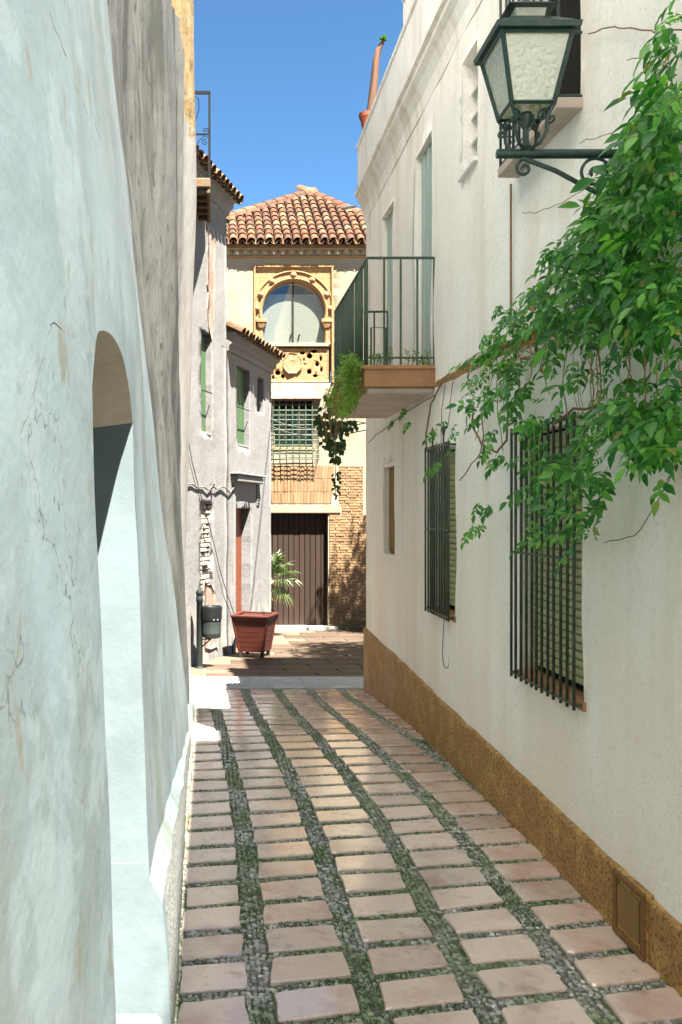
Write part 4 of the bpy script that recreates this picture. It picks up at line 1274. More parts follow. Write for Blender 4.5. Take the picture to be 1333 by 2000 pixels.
# glass doors of the arch
gy = YB + .15
xc = ACX
film = panel('door_film', MAT['film'], pal, lambda x, z, t: (x, gy + .03 - t, z), rect(ACX - .78, ZSILL - .05, ACX + .78, ACZ + .42), thick=.01)
panel('room_back', MAT['dark'], pal, lambda x, z, t: (x, gy + 1.2 - t, z), rect(ACX - 1.2, ZSILL - .4, ACX + 1.2, ACZ + 1.2), thick=.02)
for s_ in (-1, 1):
    gd = one_box('glass_door', (xc + (.004 if s_ > 0 else -.80), gy, ZSILL - .02), (xc + (.80 if s_ > 0 else -.004), gy + .008, ACZ + AR + .08), MAT['glass'], pal)
    MB().tube([(xc + s_*.09 + .02, gy - .01, BZ_(661)), (xc + s_*.09 + .02, gy - .05, BZ_(660)), (xc + s_*.09 + .045, gy - .05, BZ_(652)), (xc + s_*.09 + .045, gy - .01, BZ_(651))], .016, 6).build('handle', MAT['iron'], gd)
one_box('door_stile', (xc - .016, gy - .012, ZSILL - .01), (xc + .016, gy + .02, ACZ + AR), MAT['dark'], pal)
one_box('arch_sill', (BX_(505), YB - .06, ZSILL - .075), (BX_(642), YB + .32, ZSILL + .004), MAT['cream'], pal, .012)
# pierced tracery panel
def ngon(u, v, ru, rv, n, rot=0, q=1.18): return [(BX_(u) + q*ru/SCL*math.cos(rot + 2*math.pi*k/n), BZ_(v) + q*rv/SCL*math.sin(rot + 2*math.pi*k/n)) for k in range(n)]
th_ = [ngon(605, 695.5, 5, 5, 6, .3), ngon(614, 686.5, 6.5, 3.5, 5, .6), ngon(591, 689.5, 5, 3.5, 5, .2), ngon(627, 700.5, 2.6, 5, 5, .4), ngon(620, 711, 3.6, 4.6, 6), ngon(628, 722, 2.5, 4.6, 5, .8),
       ngon(604.5, 726, 4.4, 4.6, 6, .5), ngon(616, 734, 4.8, 3, 5, .3), ngon(543, 728, 5, 4.6, 6, .2), ngon(534, 737, 3, 3, 5, .1), ngon(553, 735, 3.6, 4.2, 5, .7), ngon(552, 691, 5, 3, 5, .4),
       ngon(538, 697, 5, 5, 6), ngon(527, 705, 3, 5, 5), ngon(524, 718, 4, 4.5, 6, .4), ngon(514, 690, 4, 4, 6), ngon(512, 728, 4, 4, 6), ngon(594, 703, 2.2, 2.2, 4), ngon(596, 711, 2.2, 2, 4)]
panel('tracery_panel', MAT['ochre'], pal, lambda x, z, t: mapB(x, z, t + .0), rect(BX_(503), BZ_(746), BX_(643), BZ_(680.5)), th_, thick=.14, grid=.06, amp=.006, nscale=6)
panel('tracery_backing', MAT['dark'], pal, lambda x, z, t: mapB(x, z, t - .18), rect(BX_(499), BZ_(747), BX_(648), BZ_(676)), thick=.02)
oct_ = wob(ngon(572, 710, 16, 18, 8, .39), .03)
panel('tracery_boss', MAT['boss'], pal, lambda x, z, t: mapB(x, z, t + .045), oct_, thick=.05, grid=.05, amp=.03, nscale=7)
rib = MB()
for (a, b) in (((586, 700), (636, 746)), ((586, 720), (640, 684)), ((558, 720), (508, 746)), ((558, 700), (506, 684))):
    pa = Vector((BX_(a[0]), YB - .012, BZ_(a[1]))); pb = Vector((BX_(b[0]), YB - .012, BZ_(b[1])))
    rib.tube([pa, pb], .022, 6)
pass
# barred window
wv = MB().box((BX_(537) - .02, YB + .22, BZ_(874) - .02), (BX_(612) + .02, YB + .24, BZ_(781) + .02)).build('window', MAT['curtain'], pal)
one_box('window_head', (BX_(537), YB + .17, BZ_(800)), (BX_(612), YB + .20, BZ_(781)), MAT['dark'], wv)
def wbox(name, u0, v0, u1, v1, d0=.14, d1=.2, mat=MAT['green_frame'], p=wv):
    return one_box(name, (BX_(u0), YB + d0, BZ_(v1)), (BX_(u1), YB + d1, BZ_(v0)), mat, p, .006)
wbox('frame', 537, 800, 545, 874); wbox('frame', 604, 800, 612, 874); wbox('frame', 568, 798, 580, 874, .135); wbox('frame', 545.2, 860, 567.8, 874); wbox('frame', 580.2, 860, 603.8, 874)
wbox('frame', 545.2, 797, 567.8, 803); wbox('frame', 580.2, 797, 603.8, 803); wbox('frame', 545.2, 827, 567.8, 833); wbox('frame', 580.2, 827, 603.8, 833)
for u in (551.5, 557.5, 563, 585.5, 591.5, 597.5):
    for (v0, v1) in ((803.3, 826.7), (833.3, 859.7)): wbox('muntin', u, v0, u + 1.4, v1, .16, .195)
wbox('sill', 533, 873, 616, 877, -.03, .15, MAT['slab_brown'])
gy0 = YB - .22
wgo = None
for v in (783, 793, 803.5, 813, 822, 832, 841, 851, 861, 871, 880, 889, 897):
    hp = [(BX_(531), YB + .01, BZ_(v)), (BX_(531), gy0, BZ_(v)), (BX_(622), gy0, BZ_(v)), (BX_(622), YB + .01, BZ_(v))]
    o = MB().tube(hp, .0095, 4).build('crossbar' if wgo else 'window_grille', MAT['grille'], wgo or pal)
    wgo = wgo or o
for i in range(8):
    u = 532 + i * 12.7
    MB().box((BX_(u) - .009, gy0 - .016, BZ_(899)), (BX_(u) + .009, gy0 - .0085, BZ_(780))).build('bar', MAT['grille'], wgo)
cn = MB()
cn.add([(BX_(528), YB - .30, BZ_(779)), (BX_(627), YB - .30, BZ_(779)), (BX_(617), YB + .0, BZ_(760)), (BX_(538), YB + .0, BZ_(760)),
        (BX_(528), YB - .30, BZ_(782)), (BX_(627), YB - .30, BZ_(782)), (BX_(627), YB + .01, BZ_(782)), (BX_(528), YB + .01, BZ_(782))],
       [(0,1,2,3), (0,4,5,1), (4,7,6,5), (1,5,6,2), (0,3,7,4)])
cn.build('window_canopy', MAT['stain_plaster'], pal)
# brick band with flat arch, lintel, courses right of the door
fb = MB()
NB = 27
u0, u1 = 478.0, 652.0
for i in range(NB):
    a0 = u0 + (u1-u0)*i/NB; a1 = a0 + (u1-u0)/NB - 1.1
    for (v0, v1) in ((909, 934), (935, 960), (961, 983)):
        def sp(u, v): return BX_(566 + (u - 566) * (1 + .035 * (946 - v) / 38 * 1.0))
        pts_ = [(sp(a0, v1), BZ_(v1)), (sp(a1, v1), BZ_(v1)), (sp(a1, v0), BZ_(v0)), (sp(a0, v0), BZ_(v0))]
        j = random.uniform(0, .012)
        vs = [(p[0], YB - .022 - j, p[1]) for p in pts_] + [(p[0], YB + .02, p[1]) for p in pts_]
        fb.add(vs, [(0,1,2,3), (0,4,5,1), (1,5,6,2), (2,6,7,3), (3,7,4,0)])
o = fb.build('flat_arch_bricks', MAT['brick'], pal); o['kind'] = 'stuff'
cb = MB()
v = 909.0
k = 0
while v < 1232:
    hpx = 4.3
    ustart = 662 if v < 985 else (668 if v < 1001 else 643.5)
    u = ustart - (8 if k % 2 else 0)
    while u < 712 + (8 if v > 1000 else 0):
        ue = min(u + random.uniform(19, 23), 722 if v > 1000 else 711)
        us = max(u, ustart)
        if ue - us > 2:
            cb.box((BX_(us), YB - .024 - random.uniform(0, .014), BZ_(v + hpx)), (BX_(ue) - .012, YB + .02, BZ_(v)), bevel=.006)
        u = ue + .2
        if ue >= (722 if v > 1000 else 711): break
    v += 5.35; k += 1
o = cb.build('brick_courses', MAT['brick'], pal); o['kind'] = 'stuff'
panel('mortar_bed', MAT['mortar'], pal, lambda x, z, t: mapB(x, z, t + .012), [(BX_(441), BZ_(908)), (BX_(441), BZ_(1003)), (BX_(641.5), BZ_(1003)), (BX_(641.5), -1.1), (BX_(723), -1.1), (BX_(723), BZ_(1001)), (BX_(711.5), BZ_(1001)), (BX_(711.5), BZ_(908))], thick=.05)
one_box('door_lintel', (BX_(480), YB - .05, BZ_(1002)), (BX_(666), YB + .02, BZ_(986)), MAT['cream'], pal, .01)
# plank door
dr = one_box('door', (BX_(500), YB + .2, -1.0), (BX_(641), YB + .23, BZ_(1003)), MAT['wood_door'], pal)
npk = 13
for i in range(npk):
    a = BX_(502) + (BX_(640) - BX_(502)) * i / npk; b = BX_(502) + (BX_(640) - BX_(502)) * (i + 1) / npk - .012
    one_box('plank', (a, YB + .165 + random.uniform(-.004, .004), -.76), (b, YB + .199, BZ_(1004)), MAT['wood_door'], dr, .006)
one_box('door_threshold', (BX_(480), YB - .12, -.85), (BX_(660), YB + .2, g(20) + .02), MAT['cement'], pal, .01)
# eave cornice of saw-tooth bricks
one_box('cornice_band', (-1.6, YB - .06, BZ_(503)), (9.0, YB + .05, BZ_(500)), MAT['ochre'], pal, .01)
one_box('cornice_top', (-1.6, YB - .11, BZ_(491)), (9.0, YB + .05, BZ_(485.5)), MAT['ochre'], pal, .01)
tooth = MB().box((-.075, -.075, 0), (.075, .075, (BZ_(491.5) - BZ_(499.5))))
tm = pydata(tooth.v, tooth.f)
x = BX_(446); i = 0
while x < BX_(760):
    mesh_obj('dentil_brick', tm, MAT['cream'], pal, Matrix.Translation((x, YB - .04, BZ_(499.5))) @ Matrix.Rotation(R(45), 4, 'Z'))
    x += 17.7 / SCL
# hip roof
EZ = BZ_(481)
EY = YB - .15
apex = Vector((2.38, 23.0, 9.62)); cl = Vector((-1.3, EY, EZ)); cr = Vector((4.45, EY, EZ))
bl = Vector((-1.3, 26.2, EZ)); br_ = Vector((4.45, 26.2, EZ))
roof = mesh_obj('roof', pydata([cl, cr, apex, bl, br_, cl - Vector((0, 0, .06)), cr - Vector((0, 0, .06)), bl - Vector((0, 0, .06)), br_ - Vector((0, 0, .06))],
    [(0,1,2), (1,4,2), (4,3,2), (3,0,2), (0,5,6,1), (1,6,8,4), (4,8,7,3), (3,7,5,0), (5,7,8,6)]), MAT['tile_dark'], pal)
mid = Vector((apex.x, EY, EZ))
upv = (apex - mid); SL = upv.length; upv.normalize()
pitch = 17.7 / SCL
x = BX_(438)
cols = 0
while x < BX_(735):
    # length of this column up to the hip
    t = (x - cl.x) / (apex.x - cl.x) if x < apex.x else (cr.x - x) / (cr.x - apex.x)
    L_ = SL * max(0, min(1, t))
    nr = max(1, int((L_ + .02) / .33))
    tile_col(roof, (x, EY - .05, EZ + .02), (1, 0, 0), upv, nr, COVER, PAN, MAT['tile'], pitch=pitch)
    x += pitch; cols += 1
RIDGE = tile_mesh(.15, .13, .46)
for c in (cl, cr):
    MB().tube([c + Vector((0, 0, .06)), apex + Vector((0, 0, .06))], .12, 8).build('hip_mortar', MAT['mortar'], roof)
for c in (cl, cr):
    d = (apex - c); n_ = int(d.length / .36); d.normalize()
    a = d.cross(Vector((0, 0, 1))).normalized()
    for i in range(n_ + 1):
        p = c + d * (i * .36)
        if p.x < .05 or p.x > 3.6: continue
        mesh_obj('ridge_tile', RIDGE, MAT['tile'], roof, frame(p + Vector((0, 0, .05)), a, d) @ Matrix.Rotation(random.uniform(-.03, .03), 4, 'Y'))
MB().lathe((apex.x, apex.y, apex.z + .05), [(.2, -.08), (.18, .06), (.08, .14), (.02, .17)], 10).build('roof_cap', MAT['tile_dark'], roof)

# ------------------------------------------------------------------ lantern
LX, LY = 1.185, 3.50
lan = thing('wall_lantern', (LX, LY, 3.10), 'green-black iron street lantern with rippled glass on a scrolled wall bracket', 'lantern')
MB().tube([(1.075, LY, 3.10), (XR + .02, LY, 3.10)], .0175, 10).build('bracket_arm', MAT['lamp_iron'], lan)
MB().tube([(1.17, LY, 3.085), (1.30, LY, 3.035), (1.55, LY, 2.90), (XR + .02, LY, 2.82)], .0095, 8).build('bracket_brace', MAT['lamp_iron'], lan)
MB().tube(spiral((1.178, LY, 3.045), .034, 1.4, R(75), (1, 0, 0), (0, 0, 1), 30), .0065, 6).build('scroll', MAT['lamp_iron'], lan)
MB().tube([(1.50, LY, 2.93)] + spiral((1.445, LY, 3.025), .062, 1.5, R(225), (-1, 0, 0), (0, 0, -1), 34)[::1], .0065, 6).build('scroll', MAT['lamp_iron'], lan)
one_box('wall_plate', (XR - .02, LY - .04, 2.74), (XR - .004, LY + .04, 3.18), MAT['lamp_iron'], lan, .004)
# body
zb, zt = 3.262, 3.500
wb_, wt = .079, .128
def corner(s, t, z, grow=0.0):
    w = wb_ + (wt - wb_) * (z - zb) / (zt - zb) + grow
    return Vector((LX + s * w, LY + t * w, z))
posts = [(-1, -1), (1, -1), (1, 1), (-1, 1)]
for s, t in posts:
    MB().tube([corner(s, t, zb - .01), corner(s, t, zt + .006)], .0095, 4).build('frame_post', MAT['lamp_iron'], lan)
for (s0, t0), (s1, t1) in zip(posts, posts[1:] + posts[:1]):
    vs = [corner(s0, t0, zb + .004, -.003), corner(s1, t1, zb + .004, -.003), corner(s1, t1, zt - .002, -.003), corner(s0, t0, zt - .002, -.003)]
    n_ = (vs[1] - vs[0]).cross(vs[3] - vs[0]).normalized() * .003
    MB().add(vs + [v - n_ for v in vs], [(0,1,2,3), (7,6,5,4), (0,4,5,1), (1,5,6,2), (2,6,7,3), (3,7,4,0)]).build('glass_pane', MAT['lamp_glass'], lan)
    for zz, gr_ in ((zb, .002), (zt, .003)):
        MB().tube([corner(s0, t0, zz, gr_), corner(s1, t1, zz, gr_)], .008, 4).build('frame_rail', MAT['lamp_iron'], lan)
rf = MB().frustum((LX, LY), zt + .008, .152, .152, zt + .028, .156, .156)
rf.frustum((LX, LY), zt + .0285, .151, .151, zt + .09, .066, .066)
rfo = rf.build('lantern_roof', MAT['lamp_iron'], lan)
MB().frustum((LX, LY), zt + .0905, .052, .052, zt + .125, .058, .058).build('chimney', MAT['lamp_glass'], rfo)
MB().frustum((LX, LY), zt + .1255, .092, .092, zt + .165, .03, .03).build('chimney_cap', MAT['lamp_iron'], rfo)
MB().tube([(LX, LY, zt + .16), (LX, LY, zt + .23)], [.02, .006], 8).build('finial', MAT['lamp_iron'], rfo)
MB().lathe((LX, LY, 3.115), [(.012, 0), (.022, .012), (.012, .03), (.012, .08), (.03, .10), (.034, .125), (.02, .14)], 12).build('lamp_stem', MAT['lamp_iron'], lan)
for s, t in posts:
    d = Vector((s, t, 0)).normalized()
    c0 = Vector((LX, LY, 0))
    p = [c0 + d * .012 + Vector((0, 0, 3.115)), c0 + d * .055 + Vector((0, 0, 3.125)), c0 + d * .083 + Vector((0, 0, 3.165)), c0 + d * .085 + Vector((0, 0, 3.215)), corner(s, t, zb - .008)]
    MB().tube(p, .007, 6).build('cradle_arm', MAT['lamp_iron'], lan)
    MB().tube(spiral(c0 + d * .068 + Vector((0, 0, 3.225)), .026, 1.3, 0, d, (0, 0, 1), 22), .0055, 5).build('scroll', MAT['lamp_iron'], lan)
    MB().tube(spiral(c0 + d * .10 + Vector((0, 0, 3.205)), .020, 1.3, 2, d, (0, 0, 1), 22), .005, 5).build('scroll', MAT['lamp_iron'], lan)
MB().lathe((LX, LY, zb + .01), [(.012, -.02), (.02, 0), (.035, .05), (.042, .09), (.03, .13), (.01, .15)], 14).build('bulb', MAT['curtain'], lan)

# ------------------------------------------------------------------ litter bin
bx, by = -.205, 13.3
bz = g(by) - .05
lb = thing('litter_bin', (bx, by, bz), 'dark green litter bin with black liner hung on a post', 'litter bin')
MB().lathe((bx, by, bz), [(.062, 0), (.058, .02), (.046, .03), (.045, .96), (.052, .97), (.052, 1.02), (.046, 1.03), (.046, 1.06), (.054, 1.07), (.054, 1.10), (.04, 1.13), (.015, 1.14)], 16).build('post', MAT['bin'], lb)
cxb = bx + .175
MB().lathe((cxb, by - .02, bz), [(.10, .44), (.128, .455), (.132, .50), (.134, .515), (.131, .52), (.138, .80), (.14, .83)], 22).build('bucket', MAT['bin'], lb)
lin_ = MB().lathe((cxb, by - .02, bz), [(.143, .70), (.148, .74), (.146, .80), (.152, .86), (.150, .895), (.138, .90), (.12, .86)], 22)
lin_.v = [(x + .006*mnoise.noise(Vector((x*30, y*30, z*20))), y + .006*mnoise.noise(Vector((x*30, y*30, z*20 + 9))), z + .006*mnoise.noise(Vector((x*20, y*20, 5)))) for x, y, z in lin_.v]
lin_.build('liner', MAT['liner'], lb)
one_box('hanger', (bx + .04, by - .04, bz + .66), (bx + .06, by + .0, bz + .74), MAT['bin'], lb, .004)
brk = MB().tube([(bx + .03, by, bz + .30), (bx + .09, by - .01, bz + .36), (bx + .16, by - .02, bz + .42), (bx + .17, by - .02, bz + .445)], .011, 6)
brk.tube([(bx + .04, by, bz + .42), (bx + .16, by - .02, bz + .42)], .009, 6)
brk.build('bracket', MAT['bin'], lb)
for i in range(2):
    MB().lathe((0, 0, 0), [(.012, 0), (.012, .006), (.004, .008)], 8, Matrix.Translation((cxb + .03 + .055*i, by - .02 - .135 + .02*i, bz + .715)) @ Matrix.Rotation(R(90), 4, 'X')).build('rivet', MAT['metal'], lb)

# ------------------------------------------------------------------ wooden planter
pcx, pcy = .655, 14.75
pz = g(pcy) - .037
PM = Matrix.Translation((pcx, pcy, pz)) @ Matrix.Rotation(R(-19), 4, 'Z')
pt = thing('wooden_planter', (pcx, pcy, pz), 'tapering red-brown slatted wooden planter box on small feet beside the doorway', 'planter')
H0, H1 = .09, .65
w0, w1 = .20, .288
ns = 7
for i in range(ns):
    z0 = H0 + (H1 - H0) * i / ns; z1 = H0 + (H1 - H0) * (i + 1) / ns - .006
    a0 = w0 + (w1 - w0) * (z0 - H0) / (H1 - H0); a1 = w0 + (w1 - w0) * (z1 - H0) / (H1 - H0)
    MB().frustum((0, 0), z0, a0, a0, z1, a1, a1, PM).build('slat', MAT['planter'], pt)
for s in (-1, 1):
    for t in (-1, 1):
        MB().tube([PM @ Vector((s*w0*.99, t*w0*.99, H0)), PM @ Vector((s*w1*.99, t*w1*.99, H1))], .02, 4).build('corner_post', MAT['planter'], pt)
        MB().box((s*.175 - .025, t*.175 - .025, 0), (s*.175 + .025, t*.175 + .025, H0 - .001), PM).build('foot', MAT['dark'], pt)
for (a, b) in (((-w1-.03, -w1-.03, H1), (w1+.03, -w1+.03, H1+.03)), ((-w1-.03, w1-.03, H1), (w1+.03, w1+.03, H1+.03)), ((-w1-.029, -w1+.031, H1), (-w1+.03, w1-.031, H1+.029)), ((w1-.03, -w1+.031, H1), (w1+.029, w1-.031, H1+.029))):
    MB().box(a, b, PM, .005).build('rim', MAT['planter'], pt)
MB().box((-w1*.88, -w1*.88, H1 - .14), (w1*.88, w1*.88, H1 - .12), PM).build('soil', MAT['trunk'], pt)

# ------------------------------------------------------------------ foliage helpers
def leaflet(w=.26, fold=.10, droop=.18):
    v = [(0, 0, 0), (.38, 0, -.02), (.72, 0, -droop*.45), (1, 0, -droop),
         (.22, -w*.75, fold*.7), (.52, -w, fold - .04), (.80, -w*.5, fold*.4 - droop*.5), (.22, w*.75, fold*.7), (.52, w, fold - .04), (.80, w*.5, fold*.4 - droop*.5)]
    f = [(0, 1, 4), (0, 7, 1), (4, 1, 5), (1, 7, 8), (1, 2, 5), (1, 8, 2), (5, 2, 6), (2, 8, 9), (2, 3, 6), (2, 9, 3)]
    return np.array(v, float), np.array(f)
def compound(n_pair=2, L=1.0):
    lv, lf = leaflet()
    V = []; Fc = []
    def put(o, ang, s, tilt):
        ca, sa = math.cos(ang), math.sin(ang)
        v = lv * s
        rz = np.stack([v[:, 0]*ca - v[:, 1]*sa, v[:, 0]*sa + v[:, 1]*ca, v[:, 2] + tilt * v[:, 0]], 1) + np.array(o)
        Fc.append(lf + sum(len(q) for q in V)); V.append(rz)
    x = .30
    for k in range(n_pair):
        for s in (-1, 1): put((x, 0, -.10*x*x), s * 1.0, .40 * (1 - .1*k), -.18)
        x += .28
    put((x - .08, 0, -.10*x*x), 0, .44, -.25)
    n0 = sum(len(q) for q in V)
    st = np.array([(0, -.008, 0), (0, .008, 0), (.45, -.007, -.02), (.45, .007, -.02), (x - .05, -.004, -.1*x*x), (x - .05, .004, -.1*x*x)])
    V.append(st); Fc.append(np.array([(0, 1, 3), (0, 3, 2), (2, 3, 5), (2, 5, 4)]) + n0)
    return np.concatenate(V), np.concatenate(Fc)
def xform(P, d, n, s):
    d = Vector(d).normalized(); n = Vector(n); n = (n - d * n.dot(d)).normalized(); b = n.cross(d)
    m = Matrix.Identity(4)
    for i in range(3):
        m[i][0] = d[i]*s; m[i][1] = b[i]*s; m[i][2] = n[i]*s; m[i][3] = P[i]
    return m
def tri_mesh(V, Fc, sm=True):
    me = bpy.data.meshes.new('m')
    Fc = np.asarray(Fc, dtype=np.int32); V = np.asarray(V, dtype=np.float64)
    me.vertices.add(len(V)); me.vertices.foreach_set('co', V.ravel())
    me.loops.add(Fc.size); me.loops.foreach_set('vertex_index', Fc.ravel())
    me.polygons.add(len(Fc)); me.polygons.foreach_set('loop_start', np.arange(0, Fc.size, 3))
    me.update(calc_edges=True)
    if sm: me.polygons.foreach_set('use_smooth', [True] * len(me.polygons))
    return me
def joined(mats, T):
    V0, F0 = T
    Vs = []; Fs = []
    for i, m in enumerate(mats):
        a = np.array(m)
        Vs.append(V0 @ a[:3, :3].T + a[:3, 3]); Fs.append(F0 + i * len(V0))
    return tri_mesh(np.concatenate(Vs), np.concatenate(Fs))
def sample_poly(poly, n):
    us = [p[0] for p in poly]; vs_ = [p[1] for p in poly]; out = []
    while len(out) < n:
        p = (random.uniform(min(us), max(us)), random.uniform(min(vs_), max(vs_)))
        if in_poly(p, poly): out.append(p)
    return out

# ------------------------------------------------------------------ climbing vine on the right wall
vine = thing('climbing_vine', (XR - .1, 3.4, 2.6), 'lush green climbing vine hanging over the barred windows of the white house', 'vine')
CL5 = compound(2); CL3 = compound(1)
regions = [
    # polygon on the wall (Y, Z seen as photograph coordinates), count, standoff range, leaf size
    ([(1345, 140), (1290, 180), (1245, 250), (1195, 330), (1160, 420), (1100, 490), (1060, 560), (1080, 620), (1200, 640), (1345, 650)], 900, (.04, .40), .135),
    ([(1345, -30), (1320, -20), (1300, 80), (1270, 140), (1290, 190), (1345, 160)], 26, (.03, .25), .14),
    ([(1070, 540), (1010, 590), (960, 640), (930, 700), (1000, 700), (1090, 620)], 90, (.05, .28), .13),
    ([(930, 700), (912, 770), (940, 850), (985, 840), (1040, 770), (1020, 690)], 90, (.05, .28), .125),
    ([(1080, 620), (1040, 690), (1070, 790), (1200, 800), (1345, 800), (1345, 640)], 80, (.05, .30), .12),
    ([(1180, 800), (1190, 860), (1250, 885), (1345, 890), (1345, 780), (1230, 770)], 130, (.05, .34), .135),
    ([(1030, 800), (1020, 900), (1040, 1000), (1130, 1010), (1190, 920), (1190, 820), (1100, 790)], 110, (.07, .26), .115),
    ([(1045, 1000), (1010, 1050), (1050, 1075), (1130, 1060), (1150, 990)], 16, (.07, .2), .12),
    ([(850, 830), (840, 880), (900, 880), (900, 830)], 12, (.05, .15), .10),
    ([(1140, 930), (1150, 1060), (1215, 940), (1200, 910)], 16, (.06, .2), .12),
]
allm = []
for ri, (poly, n, (t0, t1), s) in enumerate(regions):
    k = 0
    while k < n:
        (u, v) = sample_poly(poly, 1)[0]
        if mnoise.noise(Vector((u * .017, v * .017, 3.0))) < (-.14 if ri else -.32) and random.random() < .85: continue
        t = t0 + (t1 - t0) * random.random() ** 1.3
        x = XR - t; y = x * F / (u - VU); z = PZ(v, y)
        d = Vector((-random.uniform(.1, 1), random.uniform(-.9, .8), -random.uniform(-.1, 1.0)))
        nn = Vector((-random.uniform(.2, 1), random.uniform(-.8, .3), random.uniform(.1, 1)))
        allm.append((t, xform((x, y, z), d, nn, s * .84 * random.choice((.5, .7, .85, 1.0, 1.0, 1.2, 1.5)) * random.uniform(.85, 1.15))))
        k += 1
# single sprays hanging lower
for (u, v) in ((940, 985), (952, 992), (965, 990), (930, 1030), (945, 1028), (920, 1040), (1175, 935), (1190, 950), (955, 880), (970, 895), (985, 890), (1310, 935), (795, 800), (770, 825), (800, 828), (860, 905), (845, 915), (1075, 490), (1095, 485), (980, 598), (955, 655), (1300, 200), (1255, 240)):
    for _ in range(2):
        x = XR - random.uniform(.06, .16); y = x * F / (u - VU)
        allm.append((1, xform((x, y, PZ(v - 8, y)), (-.5, random.uniform(-.7, .7), -.8), (-.7, -.5, .5), random.uniform(.09, .13))))
allm.sort(key=lambda q: -q[0])
me5 = tri_mesh(*CL5); me5.materials.append(MAT['leaf'])
for t, m in allm[:300]:
    mesh_obj('leaf_spray', me5, MAT['leaf'], vine, m)
o = mesh_obj('inner_foliage', joined([m for t, m in allm[300:]], CL5), MAT['leaf'], vine); o['kind'] = 'stuff'
# stems
def wp(u, v, t):
    x = XR - t; y = x * F / (u - VU)
    return Vector((x, y, PZ(v, y)))
def jitter_path(pts_, n, amp):
    out = []
    for a, b in zip(pts_, pts_[1:]):
        for k in range(n):
            q = a.lerp(b, k / n); out.append(q + Vector((random.uniform(-amp, amp)*.5, random.uniform(-amp, amp), random.uniform(-amp, amp))))
    out.append(pts_[-1]); return out
for k in range(9):
    o_ = random.uniform(-14, 14)
    ps = [wp(1345, 560 + o_, .06), wp(1200, 605 + o_, .08), wp(1090, 640 + o_*.8, .07), wp(960, 695 + o_*.7, .04), wp(875, 740 + o_*.4, .03), wp(852, 752 + o_*.2, .02)]
    MB().tube(jitter_path(ps, 5, .012), random.uniform(.004, .009), 5).build('stem', MAT['dry'], vine)
for ps, r in (
    ([wp(1110, 470, .1), wp(1080, 510, .1), wp(1065, 560, .09), wp(1072, 600, .08)], .008),
    ([wp(925, 790, .07), wp(922, 830, .07), wp(940, 868, .06), wp(970, 884, .05), wp(990, 862, .05), wp(993, 800, .05)], .0065),
    ([wp(940, 800, .05), wp(945, 850, .05), wp(938, 885, .05), wp(905, 930, .03), wp(898, 938, .03)], .004),
    ([wp(865, 745, .03), wp(842, 790, .03), wp(832, 850, .03), wp(834, 880, .04)], .007),
    ([wp(870, 750, .03), wp(863, 800, .02), wp(862, 870, .02)], .003),
    ([wp(885, 745, .03), wp(880, 790, .02), wp(876, 830, .02)], .003),
    ([wp(852, 770, .02), wp(800, 800, .02), wp(735, 850, .02), wp(720, 865, .02)], .004),
    ([wp(1080, 830, .06), wp(1120, 800, .08), wp(1220, 790, .08)], .006),
    ([wp(1333, 880, .05), wp(1310, 930, .04), wp(1280, 990, .03), wp(1240, 1045, .02), wp(1180, 1060, .02)], .0022),
    ([wp(1333, 55, .04), wp(1280, 62, .03), wp(1240, 55, .02), wp(1200, 52, .02), wp(1150, 66, .02)], .003),
    ([wp(1320, 75, .04), wp(1285, 160, .05), wp(1258, 220, .06)], .0025),
    ([wp(1305, 95, .04), wp(1270, 112, .03), wp(1225, 118, .03)], .002),
    ([wp(1195, 262, .04), wp(1150, 272, .03), wp(1132, 280, .03)], .002),
    ([wp(1150, 365, .03), wp(1100, 395, .02), wp(1050, 415, .02), wp(1020, 415, .02)], .002)):
    MB().tube(jitter_path(ps, 4, .006), r, 5).build('stem', MAT['tendril'], vine)
for k in range(34):
    u = random.uniform(960, 1330); v = random.uniform(600, 720); L_ = random.uniform(60, 190)
    t = random.uniform(.05, .2)
    MB().tube(jitter_path([wp(u, v, t), wp(u + random.uniform(-12, 12), v + L_*.5, t), wp(u + random.uniform(-18, 18), v + L_, t * .9)], 4, .006), random.uniform(.0015, .003), 4).build('stem', MAT['dry'], vine)
for k in range(70):
    u = random.uniform(1000, 1150); v = 700 - (u - 960) * .42 + random.uniform(-35, 25); t = random.uniform(.04, .12)
    MB().tube(jitter_path([wp(u, v, t), wp(u + random.uniform(-30, 30), v + random.uniform(-20, 20), t + .02), wp(u + random.uniform(-50, 50), v + random.uniform(-30, 30), t)], 3, .01), .003, 4).build('stem', MAT['dry'], vine)

# hanging dark creeper at the house corner, and the wires it grips
hv = thing('hanging_creeper', (1.4, 10.3, 3.1), 'dark creeper strands hanging from wires at the far house corner', 'creeper')
sp = []
for poly, n in (([(640, 765), (622, 800), (622, 860), (648, 890), (652, 770)], 60), ([(640, 820), (640, 850), (705, 830), (690, 818)], 46), ([(645, 840), (640, 880), (672, 880), (676, 840)], 36),
                ([(648, 890), (650, 900), (664, 900), (662, 885)], 7), ([(648, 920), (650, 970), (662, 970), (664, 920)], 40)):
    for (u, v) in sample_poly(poly, n):
        y = 10.3 + random.uniform(-.25, .25)
        d = Vector((random.uniform(-.8, .8), random.uniform(-.6, .6), -random.uniform(.3, 1)))
        s_ = .075 if v < 905 else .04
        sp.append(xform((PX(u, y), y, PZ(v, y)), d, (random.uniform(-.5, .5), -1, .3), s_ * random.uniform(.8, 1.4)))
lf1 = leaflet(.34)
mel = tri_mesh(*lf1); mel.materials.append(MAT['leaf_dark'])
for m in sp: mesh_obj('leaf', mel, MAT['leaf_dark'], hv, m)
MB().tube([(PX(u, 10.3), 10.3, PZ(v, 10.3)) for (u, v) in ((650, 760), (648, 800), (655, 850), (657, 900), (655, 940), (656, 978))], .006, 5).build('stem', MAT['tendril'], hv)
